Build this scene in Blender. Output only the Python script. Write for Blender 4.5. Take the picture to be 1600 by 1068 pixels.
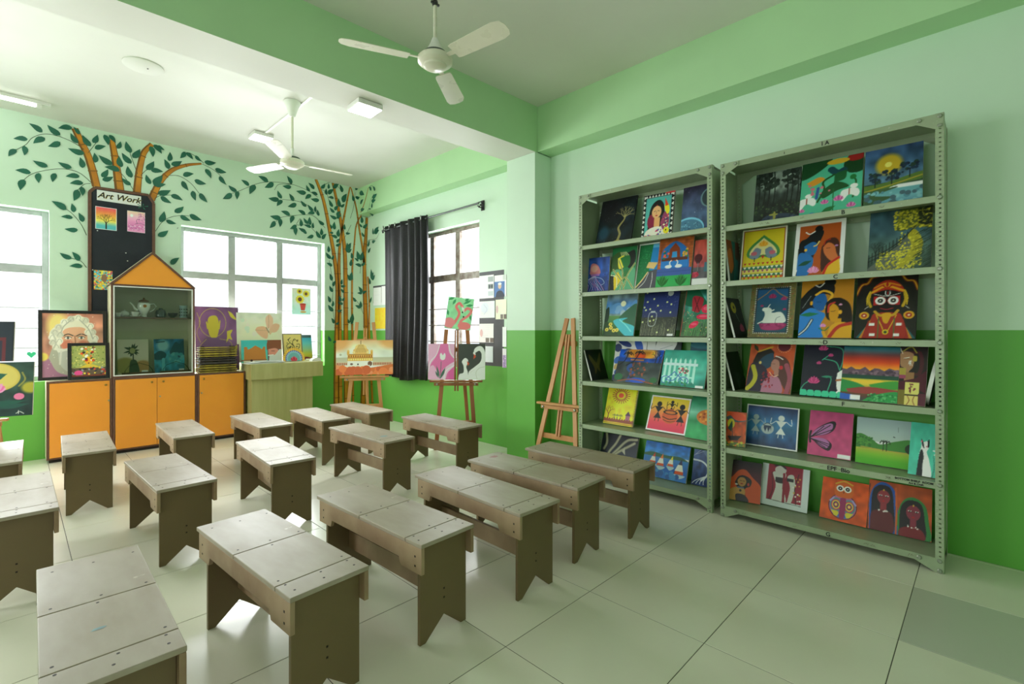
import bpy, bmesh, math, random
import numpy as np
from mathutils import Matrix, Vector
random.seed(7)
for o in list(bpy.data.objects): bpy.data.objects.remove(o)
SC = bpy.context.scene; COL = SC.collection
# ------------------------------------------------------------------ camera, world, lights, exposure
cd = bpy.data.cameras.new('camera'); cam = bpy.data.objects.new('camera', cd); COL.objects.link(cam); SC.camera = cam
F_PX, EYE = 759.0, 1.35
cd.sensor_width = 36; cd.lens = 36*F_PX/1600; cd.shift_y = -18/1600; cd.clip_start = .05
cam.location = (0, 0, EYE); cam.rotation_euler = (math.pi/2, 0, 0)
FWD = (math.cos(math.atan(742/F_PX)), math.sin(math.atan(742/F_PX)))     # view direction on the floor plan
cam.rotation_euler[2] = math.atan2(FWD[1], FWD[0]) - math.pi/2
SC.view_settings.view_transform = 'Standard'; SC.view_settings.look = 'None'; SC.view_settings.gamma = 1
SC.view_settings.exposure = -0.22; SC.view_settings.use_curve_mapping = False
SC.cycles.use_denoising = True; SC.cycles.max_bounces = 10; SC.cycles.diffuse_bounces = 7; SC.cycles.glossy_bounces = 4
SC.cycles.transparent_max_bounces = 12; SC.cycles.sample_clamp_indirect = 8; SC.cycles.caustics_reflective = False; SC.cycles.caustics_refractive = False
W = bpy.data.worlds.new('sky'); SC.world = W; W.use_nodes = True
W.node_tree.nodes['Background'].inputs[0].default_value = (.93, .97, 1, 1); W.node_tree.nodes['Background'].inputs[1].default_value = 1.6
def area(name, loc, rot, sx, sy, power, col=(1, 1, 1)):
    l = bpy.data.lights.new(name, 'AREA'); l.shape = 'RECTANGLE'; l.size = sx; l.size_y = sy; l.energy = power; l.color = col
    o = bpy.data.objects.new(name, l); COL.objects.link(o); o.location = loc; o.rotation_euler = rot; return o
H2 = math.pi/2
DAY = (.98, .985, 1)
# daylight just outside every window (two windows in the far wall, one behind the curtain, two presumed in the unseen left wall)
area('daylight_far_window', (2.34, 7.80, 1.95), (-H2+.42, 0, 0), 2.1, 2.5, 420, DAY)
area('daylight_corner_window', (-.65, 7.80, 1.95), (-H2+.42, 0, 0), 2.1, 2.5, 420, DAY)
area('daylight_side_window', (4.62, 5.27, 2.0), (0, H2-.42, 0), 2.5, 1.9, 270, DAY)
area('daylight_left_window', (-3.9, 5.2, 1.95), (0, -H2+.42, 0), 2.4, 2.1, 260, DAY)
area('daylight_left_window', (-3.9, 1.6, 1.95), (0, -H2+.42, 0), 2.4, 2.1, 60, DAY)
area('added_doorway_fill', (-1.0, -3.1, 1.4), (H2, 0, 0), 2.4, 2.3, 10, DAY)  # fill light through an unseen doorway added in the back wall
# ------------------------------------------------------------------ materials
def lin(h):
    c = [int(h[i:i+2], 16)/255 for i in (0, 2, 4)]; return tuple(x/12.92 if x <= .04045 else ((x+.055)/1.055)**2.4 for x in c)+(1,)
MATS = {}
def mat(name, col, rough=.5, metal=0, noise=0, nscale=8, bump=0, bscale=40, spec=.5, col2=None, stretch=None, emit=0, rnd=0, coat=0, speck=None):
    if name in MATS: return MATS[name]
    m = bpy.data.materials.new(name); m.use_nodes = True; N = m.node_tree.nodes; L = m.node_tree.links; b = N['Principled BSDF']
    b.inputs['Base Color'].default_value = lin(col); b.inputs['Roughness'].default_value = rough; b.inputs['Metallic'].default_value = metal
    b.inputs['Specular IOR Level'].default_value = spec; b.inputs['Coat Weight'].default_value = coat
    if emit: b.inputs['Emission Color'].default_value = lin(col); b.inputs['Emission Strength'].default_value = emit
    tc = N.new('ShaderNodeTexCoord'); mp = N.new('ShaderNodeMapping'); L.new(tc.outputs['Object'], mp.inputs[0])
    if stretch: mp.inputs['Scale'].default_value = stretch
    cur = None
    if noise or col2:
        nz = N.new('ShaderNodeTexNoise'); nz.inputs['Scale'].default_value = nscale; nz.inputs['Detail'].default_value = 6; L.new(mp.outputs[0], nz.inputs[0])
        mx = N.new('ShaderNodeMix'); mx.data_type = 'RGBA'; a = lin(col); c2 = lin(col2) if col2 else tuple(x*(1-noise) for x in a[:3])+(1,)
        mx.inputs[6].default_value = a; mx.inputs[7].default_value = c2
        r = N.new('ShaderNodeMapRange'); r.inputs[1].default_value = .35; r.inputs[2].default_value = .7; L.new(nz.outputs[0], r.inputs[0]); L.new(r.outputs[0], mx.inputs[0])
        cur = mx.outputs[2]
        rr = N.new('ShaderNodeMapRange'); rr.inputs[3].default_value = max(.02, rough-.08); rr.inputs[4].default_value = min(1, rough+.1); L.new(nz.outputs[0], rr.inputs[0]); L.new(rr.outputs[0], b.inputs['Roughness'])
    if speck:                                        # (colour, scale, threshold)
        vz = N.new('ShaderNodeTexNoise'); vz.inputs['Scale'].default_value = speck[1]; vz.inputs['Detail'].default_value = 3; L.new(tc.outputs['Object'], vz.inputs[0])
        r = N.new('ShaderNodeMapRange'); r.inputs[1].default_value = speck[2]; r.inputs[2].default_value = speck[2]+.05; L.new(vz.outputs[0], r.inputs[0])
        mx = N.new('ShaderNodeMix'); mx.data_type = 'RGBA'; mx.inputs[7].default_value = lin(speck[0])
        if cur: L.new(cur, mx.inputs[6])
        else: mx.inputs[6].default_value = lin(col)
        L.new(r.outputs[0], mx.inputs[0]); cur = mx.outputs[2]
    if rnd:
        oi = N.new('ShaderNodeObjectInfo'); r = N.new('ShaderNodeMapRange'); r.inputs[3].default_value = 1-rnd; r.inputs[4].default_value = 1+rnd; L.new(oi.outputs['Random'], r.inputs[0])
        v = N.new('ShaderNodeVectorMath'); v.operation = 'SCALE'
        if cur: L.new(cur, v.inputs[0])
        else: v.inputs[0].default_value = lin(col)[:3]
        L.new(r.outputs[0], v.inputs[3]); cur = v.outputs[0]
    if cur: L.new(cur, b.inputs['Base Color'])
    if bump:
        nb = N.new('ShaderNodeTexNoise'); nb.inputs['Scale'].default_value = bscale; nb.inputs['Detail'].default_value = 5; L.new(mp.outputs[0], nb.inputs[0])
        bp = N.new('ShaderNodeBump'); bp.inputs['Strength'].default_value = bump; bp.inputs['Distance'].default_value = .01; L.new(nb.outputs[0], bp.inputs['Height']); L.new(bp.outputs[0], b.inputs['Normal'])
    MATS[name] = m; return m
def wall_paint(name, up, low):
    """gloss-painted plaster: pale upper coat, deeper green dado up to 1.35 m, faint roller marks"""
    m = mat(name, up, .42, noise=.06, nscale=1.3, bump=.12, bscale=9, coat=0)
    N = m.node_tree.nodes; L = m.node_tree.links; b = N['Principled BSDF']; src = b.inputs['Base Color'].links[0].from_socket
    g = N.new('ShaderNodeNewGeometry'); s = N.new('ShaderNodeSeparateXYZ'); L.new(g.outputs['Position'], s.inputs[0])
    c = N.new('ShaderNodeMath'); c.operation = 'LESS_THAN'; c.inputs[1].default_value = 1.352; L.new(s.outputs[2], c.inputs[0])
    mx = N.new('ShaderNodeMix'); mx.data_type = 'RGBA'; mx.inputs[7].default_value = lin(low); L.new(src, mx.inputs[6]); L.new(c.outputs[0], mx.inputs[0]); L.new(mx.outputs[2], b.inputs['Base Color'])
    return m
M_WALL = wall_paint('mint_wall_paint', 'd0e8d2', '66b048')
M_BEAM = mat('green_beam_paint', 'b4dcaa', .45, noise=.05, nscale=2, bump=.1, bscale=9)
M_CEIL = mat('white_ceiling_paint', 'dcdcd4', .6, noise=.05, nscale=1.5, bump=.08, bscale=12)
M_TILE = mat('glazed_floor_tile', 'e5e2d0', .2, noise=.06, nscale=2.2, rnd=.03, bump=.02, bscale=6, spec=.45)
M_TILED = mat('dull_floor_tile', 'c2c4b6', .27, spec=.45)
M_GROUT = mat('dark_grout', '4c4a40', .8, noise=.3, nscale=30)
M_WHITE = mat('white_plastic', 'e6e6e0', .35, noise=.03)
M_ALU = mat('aluminium_window_frame', 'b4b6b8', .4, .0, noise=.15, nscale=12)
M_GLASS = bpy.data.materials.new('window_glass'); M_GLASS.use_nodes = True
def thin_glass(m, tint, k=.12):
    N = m.node_tree.nodes; L = m.node_tree.links; N.remove(N['Principled BSDF']); o = N['Material Output']
    t = N.new('ShaderNodeBsdfTransparent'); t.inputs[0].default_value = tint; g = N.new('ShaderNodeBsdfGlossy'); g.inputs['Roughness'].default_value = .03
    x = N.new('ShaderNodeMixShader'); lw = N.new('ShaderNodeLayerWeight'); lw.inputs[0].default_value = .5; pw = N.new('ShaderNodeMath'); pw.operation = 'POWER'; pw.inputs[1].default_value = 4; L.new(lw.outputs[1], pw.inputs[0]); f = N.new('ShaderNodeMapRange'); f.inputs[3].default_value = .035; f.inputs[4].default_value = .6; L.new(pw.outputs[0], f.inputs[0])
    L.new(f.outputs[0], x.inputs[0]); L.new(t.outputs[0], x.inputs[1]); L.new(g.outputs[0], x.inputs[2]); L.new(x.outputs[0], o.inputs[0])
thin_glass(M_GLASS, (.97, .98, .98, 1))
# ------------------------------------------------------------------ mesh helpers
class MB:
    def __init__(s): s.v = []; s.f = []
    def add(s, v, f): n = len(s.v); s.v += [tuple(p) for p in v]; s.f += [tuple(i+n for i in q) for q in f]; return s
    def box(s, x0, x1, y0, y1, z0, z1, M=None):
        v = [(x, y, z) for z in (z0, z1) for y in (y0, y1) for x in (x0, x1)]
        if M is not None: v = [M @ Vector(p) for p in v]
        return s.add(v, [(0, 2, 3, 1), (4, 5, 7, 6), (0, 1, 5, 4), (2, 6, 7, 3), (0, 4, 6, 2), (1, 3, 7, 5)])
    def bar(s, a, b, w, t, up=(0, 0, 1)):            # rectangular bar from a to b
        a, b = Vector(a), Vector(b); d = (b-a).normalized(); u = Vector(up); r = d.cross(u)
        if r.length < 1e-4: r = d.cross(Vector((1, 0, 0)))
        r.normalize(); u = r.cross(d); M = Matrix((r, u, d)).transposed().to_4x4(); M.translation = a
        return s.box(-w/2, w/2, -t/2, t/2, 0, (b-a).length, M)
    def tube(s, pts, r, n=10, cap=True):
        P = [Vector(p) for p in pts]; R = r if isinstance(r, (list, tuple)) else [r]*len(P); rings = []
        for i, p in enumerate(P):
            d = (P[min(i+1, len(P)-1)]-P[max(i-1, 0)]).normalized(); u = d.cross(Vector((0, 0, 1)) if abs(d.z) < .9 else Vector((1, 0, 0))).normalized(); w = d.cross(u)
            rings.append([p+R[i]*(math.cos(k*2*math.pi/n)*u+math.sin(k*2*math.pi/n)*w) for k in range(n)])
        v = [q for rg in rings for q in rg]; f = [(i*n+k, i*n+(k+1) % n, (i+1)*n+(k+1) % n, (i+1)*n+k) for i in range(len(P)-1) for k in range(n)]
        if cap: f += [tuple(range(n))[::-1], tuple((len(P)-1)*n+k for k in range(n))]
        return s.add(v, f)
    def lathe(s, prof, c=(0, 0, 0), n=32):           # prof: (r, z)
        v = [(c[0]+r*math.cos(k*2*math.pi/n), c[1]+r*math.sin(k*2*math.pi/n), c[2]+z) for r, z in prof for k in range(n)]
        f = [(i*n+k, i*n+(k+1) % n, (i+1)*n+(k+1) % n, (i+1)*n+k) for i in range(len(prof)-1) for k in range(n)]
        if prof[0][0] > 1e-5: f.append(tuple(range(n))[::-1])
        if prof[-1][0] > 1e-5: f.append(tuple((len(prof)-1)*n+k for k in range(n)))
        return s.add(v, f)
    def prism(s, poly, a0, a1, axis='y'):            # polygon in the plane across `axis`, extruded a0..a1
        f3 = {'y': lambda u, v, w: (u, w, v), 'x': lambda u, v, w: (w, u, v), 'z': lambda u, v, w: (u, v, w)}[axis]
        n = len(poly); v = [f3(p[0], p[1], a0) for p in poly]+[f3(p[0], p[1], a1) for p in poly]
        return s.add(v, [tuple(range(n))[::-1], tuple(range(n, 2*n))]+[(i, (i+1) % n, n+(i+1) % n, n+i) for i in range(n)])
    def mesh(s, name, m, smooth=False):
        me = bpy.data.meshes.new(name); me.from_pydata(s.v, [], s.f); bm = bmesh.new(); bm.from_mesh(me)
        bmesh.ops.recalc_face_normals(bm, faces=bm.faces); bm.to_mesh(me); bm.free(); me.materials.append(m)
        if smooth: me.polygons.foreach_set('use_smooth', [True]*len(me.polygons)); me.set_sharp_from_angle(angle=math.radians(35))
        return me
    def build(s, name, m, parent=None, bevel=0, smooth=False, loc=None, seg=2):
        o = bpy.data.objects.new(name, s.mesh(name, m, smooth)); COL.objects.link(o)
        if parent: o.parent = parent
        if loc: o.location = loc
        if bevel:
            b = o.modifiers.new('bevel', 'BEVEL'); b.width = bevel; b.segments = seg; b.limit_method = 'ANGLE'
            o.data.polygons.foreach_set('use_smooth', [True]*len(o.data.polygons)); wn = o.modifiers.new('wn', 'WEIGHTED_NORMAL')
        return o
def part(name, me, parent, loc=(0, 0, 0), rot=(0, 0, 0)):
    o = bpy.data.objects.new(name, me); COL.objects.link(o); o.parent = parent; o.location = loc; o.rotation_euler = rot; return o
def empty(name, loc=(0, 0, 0), rz=0, kind=None):
    o = bpy.data.objects.new(name, None); COL.objects.link(o); o.location = loc; o.rotation_euler = (0, 0, rz); o.empty_display_size = .1
    if kind: o['kind'] = kind
    return o
def tag(o, label, cat, group=None):
    o['label'] = label; o['category'] = cat
    if group: o['group'] = group
    return o
def struct(o): o['kind'] = 'structure'; return o
def copy_tree(o, parent=None):
    c = o.copy(); COL.objects.link(c)
    if parent: c.parent = parent
    for ch in [k for k in bpy.data.objects if k.parent == o]: copy_tree(ch, c)
    return c
def text_mesh(txt, size, m, name='lettering', shear=0, bold=0):
    cu = bpy.data.curves.new('t', 'FONT'); cu.body = txt; cu.size = size; cu.shear = shear; cu.offset = bold; cu.extrude = .0004; cu.align_x = 'CENTER'; cu.resolution_u = 3
    o = bpy.data.objects.new('t', cu); COL.objects.link(o); bpy.context.view_layer.update()
    me = bpy.data.meshes.new_from_object(o.evaluated_get(bpy.context.evaluated_depsgraph_get())); bpy.data.objects.remove(o); me.materials.clear(); me.materials.append(m); me.name = name; return me
# ------------------------------------------------------------------ the room shell
XW, YW, XL, YB = 3.96, 7.10, -3.2, -2.6           # window/shelf wall, far wall, left wall, back wall
ZC1, ZC2 = 3.64, 3.59                              # near bay, far bay ceiling
def wall_with_holes(name, axis, pos, thick, a0, a1, z1, holes, m):
    """wall slab with rectangular openings; axis = the one the wall runs along"""
    xs = sorted({a0, a1, *[h[0] for h in holes], *[h[1] for h in holes]}); zs = sorted({0, z1, *[h[2] for h in holes], *[h[3] for h in holes]}); b = MB()
    for i in range(len(xs)-1):
        for j in range(len(zs)-1):
            cx, cz = (xs[i]+xs[i+1])/2, (zs[j]+zs[j+1])/2
            if any(h[0] < cx < h[1] and h[2] < cz < h[3] for h in holes): continue
            if axis == 'x': b.box(xs[i], xs[i+1], pos, pos+thick, zs[j], zs[j+1])
            else: b.box(pos, pos+thick, xs[i], xs[i+1], zs[j], zs[j+1])
    o = b.build(name, m); bm = bmesh.new(); bm.from_mesh(o.data); bmesh.ops.remove_doubles(bm, verts=bm.verts, dist=1e-4)
    seen = {}
    for f in bm.faces: seen.setdefault(tuple(sorted(v.index for v in f.verts)), []).append(f)
    bmesh.ops.delete(bm, geom=[f for l in seen.values() if len(l) > 1 for f in l], context='FACES')
    bmesh.ops.recalc_face_normals(bm, faces=bm.faces); bm.to_mesh(o.data); bm.free(); return struct(o)
H_R = (1.43, 3.242, .825, 2.65); H_L = (-1.56, .253, .815, 2.62); H_S = (4.43, 6.12, .866, 2.70)
wall_with_holes('wall_far', 'x', YW, .24, XL-.2, XW+.24, 3.9, [H_L, H_R], M_WALL)
wall_with_holes('wall_right', 'y', XW, .24, YB-.2, YW, 3.9, [H_S], M_WALL)
wall_with_holes('wall_left', 'y', XL-.2, .2, YB-.2, YW, 3.9, [(4.2, 6.2, .85, 2.65), (.6, 2.6, .85, 2.65)], M_WALL)
wall_with_holes('wall_back', 'x', YB-.2, .2, XL-.2, XW+.24, 3.9, [(-2.2, .2, 0, 2.5)], M_WALL)
b = MB(); b.box(XL-.2, XW+.24, YB-.2, 3.5, ZC1, ZC1+.25); struct(b.build('ceiling', M_CEIL))
b = MB(); b.box(XL-.2, XW+.24, 3.5, YW+.24, ZC2, ZC2+.3); struct(b.build('ceiling', M_CEIL))
# cross beam: green side, whitewashed underside; it runs very slightly out of square
def by(x): return 3.453-.0425*x                    # front face
beam = MB(); X0, X1 = XL, 3.745
beam.add([(X0, by(X0), 3.173), (X1, by(X1), 3.173), (X1, by(X1), 3.72), (X0, by(X0), 3.72), (X0, by(X0)+.385, 3.173), (X1, by(X1)+.405, 3.173), (X1, by(X1)+.405, 3.72), (X0, by(X0)+.385, 3.72)],
         [(0, 1, 2, 3), (4, 7, 6, 5), (0, 4, 5, 1), (3, 2, 6, 7), (0, 3, 7, 4), (1, 5, 6, 2)])
bo = struct(beam.build('trim_1', M_BEAM)); bo.data.materials.append(M_CEIL)
for f in bo.data.polygons:
    if f.normal.z < -.9: f.material_index = 1
b = MB(); b.box(3.745, XW+.02, YB, by(3.745)-.002, 3.178, 3.72); struct(b.build('trim_2', M_BEAM))
b = MB(); b.box(3.79, XW+.02, by(3.745)+.405, YW+.02, 3.178, 3.72); struct(b.build('trim_3', M_BEAM))
b = MB(); b.box(3.705, XW+.02, by(3.745), by(3.745)+.405, 0, 3.172); struct(b.build('wall_pillar', M_WALL, bevel=.004))
# floor: slab of grout with every tile on it
fl = struct(MB().box(XL-.2, XW+.24, YB-.2, YW+.24, -.1, -.0015).build('floor', M_GROUT))
TX, TY = .616, .597; me0 = {}
for i in range(-9, 4):
    for j in range(-5, 13):
        x0, x1, y0, y1 = 2.082+i*TX, 2.082+(i+1)*TX, .277+j*TY, .277+(j+1)*TY
        x0, x1, y0, y1 = max(x0, XL), min(x1, XW), max(y0, YB), min(y1, YW)
        if x1-x0 < .02 or y1-y0 < .02: continue
        dull = (i, j) in ((1, -1),); key = (round(x1-x0, 3), round(y1-y0, 3), dull)
        if key not in me0:
            g = .0016; w, h = x1-x0-2*g, y1-y0-2*g; e = .0012
            mb = MB().add([(0, 0, -.004), (w, 0, -.004), (w, h, -.004), (0, h, -.004), (0, 0, -e), (w, 0, -e), (w, h, -e), (0, h, -e), (e, e, 0), (w-e, e, 0), (w-e, h-e, 0), (e, h-e, 0)],
                          [(0, 3, 2, 1)]+[(k, (k+1) % 4, 4+(k+1) % 4, 4+k) for k in range(4)]+[(4+k, 4+(k+1) % 4, 8+(k+1) % 4, 8+k) for k in range(4)]+[(8, 9, 10, 11)])
            me0[key] = mb.mesh('tile', M_TILED if dull else M_TILE)
        part('tile', me0[key], fl, (x0+.0016, y0+.0016, 0))
# windows
def window(name, axis, face, hole, verts, zt, sgn=1, depth=.13, rods=(), sill=True, m=M_ALU):
    """frame, mullions, transom, panes and guard rods set `depth` inside the opening"""
    a0, a1, z0, z1 = hole; w = empty(name, kind='structure'); p = face+sgn*depth
    def bx(A0, A1, Z0, Z1, d0, d1):
        b = MB(); q0, q1 = sorted((p+sgn*d0, p+sgn*d1))
        return b.box(A0, A1, q0, q1, Z0, Z1) if axis == 'x' else b.box(q0, q1, A0, A1, Z0, Z1)
    for nm, q in (('window_frame', (a0, a0+.055, z0, z1)), ('window_frame', (a1-.055, a1, z0, z1)), ('window_frame', (a0+.055, a1-.055, z0, z0+.05)), ('window_frame', (a0+.055, a1-.055, z1-.05, z1))):
        bx(*q, 0, .06).build(nm, m, w, bevel=.004)
    ed = [a0+.055]+[v for v in verts]+[a1-.055]
    for v in verts: bx(v-.042, v+.042, z0+.05, z1-.05, .005, .055).build('mullion', m, w, bevel=.005)
    for i in range(len(ed)-1):
        l = ed[i]+(.042 if i else 0); r = ed[i+1]-(.042 if i < len(ed)-2 else 0)
        bx(l, r, zt-.045, zt+.045, .008, .05).build('transom', m, w, bevel=.005)
        bx(l, r, z0+.05, zt-.045, .03, .034).build('pane', M_GLASS, w); bx(l, r, zt+.045, z1-.05, .03, .034).build('pane', M_GLASS, w)
    for z in rods:
        b = MB(); y = p-sgn*.02; b.tube([(a0+.01, y, z), (a1-.01, y, z)] if axis == 'x' else [(y, a0+.01, z), (y, a1-.01, z)], .006, 8); b.build('guard_rod', m, w)
    return w
window('window_1', 'x', YW, H_R, [2.03, 2.645], 2.06, rods=(1.63, 1.41, 1.18, .98))
window('window_2', 'x', YW, H_L, [-1.0, -.4], 2.00, rods=(1.59, 1.377, 1.168, .97))
M_RUST = mat('weathered_window_frame', '9c9488', .5, noise=.4, nscale=14, col2='6a5444')
window('window_3', 'y', XW, H_S, [5.0, 5.56], 2.06, rods=(1.64, 1.42, 1.2, 1.0), depth=.12, m=M_RUST)
window('window_4', 'y', XL, (4.2, 6.2, .85, 2.65), [4.87, 5.53], 2.0, sgn=-1, depth=.08)
window('window_5', 'y', XL, (.6, 2.6, .85, 2.65), [1.27, 1.93], 2.0, sgn=-1, depth=.08)
# ------------------------------------------------------------------ paint (flat print on the canvases)
def hx(s):
    return np.array([int(s[i:i+2], 16)/255 for i in (0, 2, 4)])
class Art:
    def __init__(s, asp, n=92, seed=1):
        s.W = 2*(n if asp < 1 else int(n*min(asp, 1.6))); s.W = s.W if asp >= 1 else 2*max(40, int(n*asp*1.15))
        s.H = int(s.W/asp); s.H += s.H % 2
        s.a = np.ones((s.H, s.W, 3)); s.R = np.random.RandomState(seed); s.asp = asp
        s.X, s.Y = np.meshgrid((np.arange(s.W)+.5)/s.W, (np.arange(s.H)+.5)/s.H)
    def box(s, x0, x1, y0, y1):
        return slice(max(0, int(y0*s.H)-2), min(s.H, int(y1*s.H)+3)), slice(max(0, int(x0*s.W)-2), min(s.W, int(x1*s.W)+3))
    def g(s, *c, y0=0, y1=1, x0=0, x1=1):            # vertical gradient
        C = np.array([hx(k) for k in c]); t = np.clip((s.Y-y0)/(y1-y0), 0, 1)*(len(c)-1) if len(c) > 1 else s.Y*0
        i = np.minimum(t.astype(int), max(0, len(c)-2)); f = (t-i)[..., None]
        col = C[i]*(1-f)+C[np.minimum(i+1, len(c)-1)]*f
        m = (s.X >= x0) & (s.X <= x1) & (s.Y >= y0) & (s.Y <= y1); s.a[m] = col[m]; return s
    def r(s, x0, y0, x1, y1, c):
        m = s.box(x0, x1, y0, y1); X, Y = s.X[m], s.Y[m]; k = (X >= x0) & (X <= x1) & (Y >= y0) & (Y <= y1); s.a[m][k] = hx(c); return s
    def e(s, x, y, rx, ry, c, rot=0, al=1, y1=9, soft=0):
        R = max(rx, ry)*(1+soft)*1.3; m = s.box(x-R, x+R, y-R*s.asp, y+R*s.asp)
        X, Y = s.X[m]-x, (s.Y[m]-y)/s.asp; ry = ry/s.asp
        if rot: q = math.radians(rot); X, Y = X*math.cos(q)+Y*math.sin(q), -X*math.sin(q)+Y*math.cos(q)
        d = np.sqrt((X/rx)**2+(Y/ry)**2)
        k = (np.clip((1+soft-d)/soft, 0, 1) if soft else (d <= 1)*1.)*al*(s.Y[m] <= y1)
        s.a[m] = s.a[m]*(1-k[..., None])+hx(c)*k[..., None]; return s
    def p(s, pts, c, al=1):
        P = np.array(pts, float).reshape(-1, 2); m = s.box(P[:, 0].min(), P[:, 0].max(), P[:, 1].min(), P[:, 1].max())
        X, Y = s.X[m], s.Y[m]; ins = np.zeros(X.shape, bool)
        for i in range(len(P)):
            (x1, y1), (x2, y2) = P[i-1], P[i]
            if y1 != y2: ins ^= ((y1 > Y) != (y2 > Y)) & (X < (x2-x1)*(Y-y1)/(y2-y1)+x1)
        s.a[m][ins] = s.a[m][ins]*(1-al)+hx(c)*al; return s
    def cv(s, pts, n=6):                              # smooth curve through points
        P = np.array(pts, float).reshape(-1, 2)
        if len(P) < 3: return P
        Q = np.vstack([2*P[0]-P[1], P, 2*P[-1]-P[-2]]); o = []
        for i in range(1, len(Q)-2):
            for t in np.arange(n)/n:
                o.append(.5*(2*Q[i]+(Q[i+1]-Q[i-1])*t+(2*Q[i-1]-5*Q[i]+4*Q[i+1]-Q[i+2])*t*t+(3*Q[i]-Q[i-1]-3*Q[i+1]+Q[i+2])*t**3))
        return np.array(o+[P[-1]])
    def b(s, pts, c, al=1):                           # blob: closed smooth outline
        P = np.array(pts, float).reshape(-1, 2); return s.p(s.cv(np.vstack([P, P[:1]])), c, al)
    def s_(s, pts, w, c, w2=None):
        P = s.cv(pts); w2 = w if w2 is None else w2
        for i in range(len(P)-1):
            t = i/(len(P)-1); ww = w*(1-t)+w2*t
            a, b2 = P[i], P[i+1]; m = s.box(min(a[0], b2[0])-ww, max(a[0], b2[0])+ww, min(a[1], b2[1])-ww*s.asp, max(a[1], b2[1])+ww*s.asp)
            X, Y = s.X[m]-a[0], (s.Y[m]-a[1])/s.asp; dx, dy = b2[0]-a[0], (b2[1]-a[1])/s.asp
            u = np.clip((X*dx+Y*dy)/(dx*dx+dy*dy+1e-9), 0, 1); k = np.hypot(X-u*dx, Y-u*dy) <= ww/2
            s.a[m][k] = hx(c)
        return s
    def d(s, n, x0, x1, y0, y1, rr, cs, st=1):        # scattered dabs
        cs = cs.split()
        for i in range(n):
            q = s.R.rand(3); s.e(x0+(x1-x0)*q[0], y0+(y1-y0)*q[1], rr*(.6+.8*q[2]), rr*(.6+.8*q[2])*st*s.asp, cs[i % len(cs)])
        return s
    def n(s, amp, k=10):
        z = s.R.rand(k+2, k+2); yi, xi = s.Y*k, s.X*k; i, j = yi.astype(int), xi.astype(int); f, h = yi-i, xi-j
        v = z[i, j]*(1-f)*(1-h)+z[i+1, j]*f*(1-h)+z[i, j+1]*(1-f)*h+z[i+1, j+1]*f*h
        s.a = np.clip(s.a*(1+amp*(v-.5)[..., None]*2), 0, 1); return s
    def fr(s, w, c):                                  # border
        h = w*s.asp; s.r(0, 0, 1, h, c).r(0, 1-h, 1, 1, c).r(0, 0, w, 1, c).r(1-w, 0, 1, 1, c); return s
    def rnd(s, pts_n, w, c):
        for i in range(pts_n):
            x, y, a = s.R.rand(3); s.s_([x, y, x+.08*math.cos(6*a), y+.08*math.sin(6*a)], w, c)
        return s
    def br(s, x, y, L, ang, w, c, dep, sp=.5, leaf=None):
        x2, y2 = x+L*math.cos(ang), y-L*math.sin(ang)*s.asp
        s.s_([x, y, x2, y2], w, c, w*.7)
        if dep == 0:
            if leaf: s.e(x2, y2, .04, .04*s.asp, leaf, soft=.4)
            return s
        for k in (-1, 1): s.br(x2, y2, L*(.68+.15*s.R.rand()), ang+k*sp*(.6+.6*s.R.rand()), w*.66, c, dep-1, sp, leaf)
        return s
    def lotus(s, x, y, w, c, c2=None, n=7):
        for k in sorted(range(n), key=lambda k: -abs(k-(n-1)/2)):
            a = (k-(n-1)/2)/(n/2)*1.25; L = w*(1-.25*abs(a)/1.25); dx, dy = math.sin(a), -math.cos(a)*s.asp
            s.b([x, y, x+dx*L*.5-.18*w*math.cos(a), y+dy*L*.5-.18*w*math.sin(a)*s.asp, x+dx*L, y+dy*L, x+dx*L*.5+.18*w*math.cos(a), y+dy*L*.5+.18*w*math.sin(a)*s.asp], c if k % 2 else (c2 or c))
        return s
    def leafy(s, x, y, x2, y2, w, c):
        mx, my = (x+x2)/2, (y+y2)/2; dx, dy = x2-x, (y2-y)/s.asp; L = math.hypot(dx, dy)+1e-6
        return s.p(s.cv([x, y, mx-dy/L*w, my+dx/L*w*s.asp, x2, y2]).tolist()+s.cv([x2, y2, mx+dy/L*w, my-dx/L*w*s.asp, x, y]).tolist(), c)
    def tag(s, x=.72, y=.93, w=.2, h=.05): return s.r(x, y, x+w, y+h, 'f2f2ee')
    def out(s):
        a = s.a.reshape(s.H//2, 2, s.W//2, 2, 3).mean((1, 3)); return np.where(a <= .04045, a/12.92, ((a+.055)/1.055)**2.4)

def face(c, x, y, w, skin, hair=None, ang=0):        # small profile / front face helper
    c.e(x, y, w, w*1.3*c.asp, skin); c.s_([x-w*.6, y-w*.1, x-w*.2, y-w*.2], .012, '201010'); c.s_([x+w*.2, y-w*.2, x+w*.6, y-w*.1], .012, '201010')
    c.s_([x, y-w*.1, x-w*.05, y+w*.35*c.asp], .008, '6a3020'); c.e(x, y+w*.75*c.asp, w*.25, w*.12*c.asp, 'b01c20'); return c
def stick(c, x, y, h, col, lw=.012, arm=1):           # folk-art figure of two triangles
    c.e(x, y-h, h*.13, h*.13*c.asp, col); c.p([x-h*.22, y-h*.85, x+h*.22, y-h*.85, x, y-h*.5], col); c.p([x, y-h*.55, x-h*.2, y-h*.18, x+h*.2, y-h*.18], col)
    for k in (-1, 1): c.s_([x+k*h*.2, y-h*.85, x+k*h*.42*arm, y-h*.68, x+k*h*.4*arm, y-h*.98], lw, col); c.s_([x+k*h*.08, y-h*.2, x+k*h*.1, y], lw, col)
ART = {}
def art(f): ART[f.__name__] = f; return f
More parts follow.
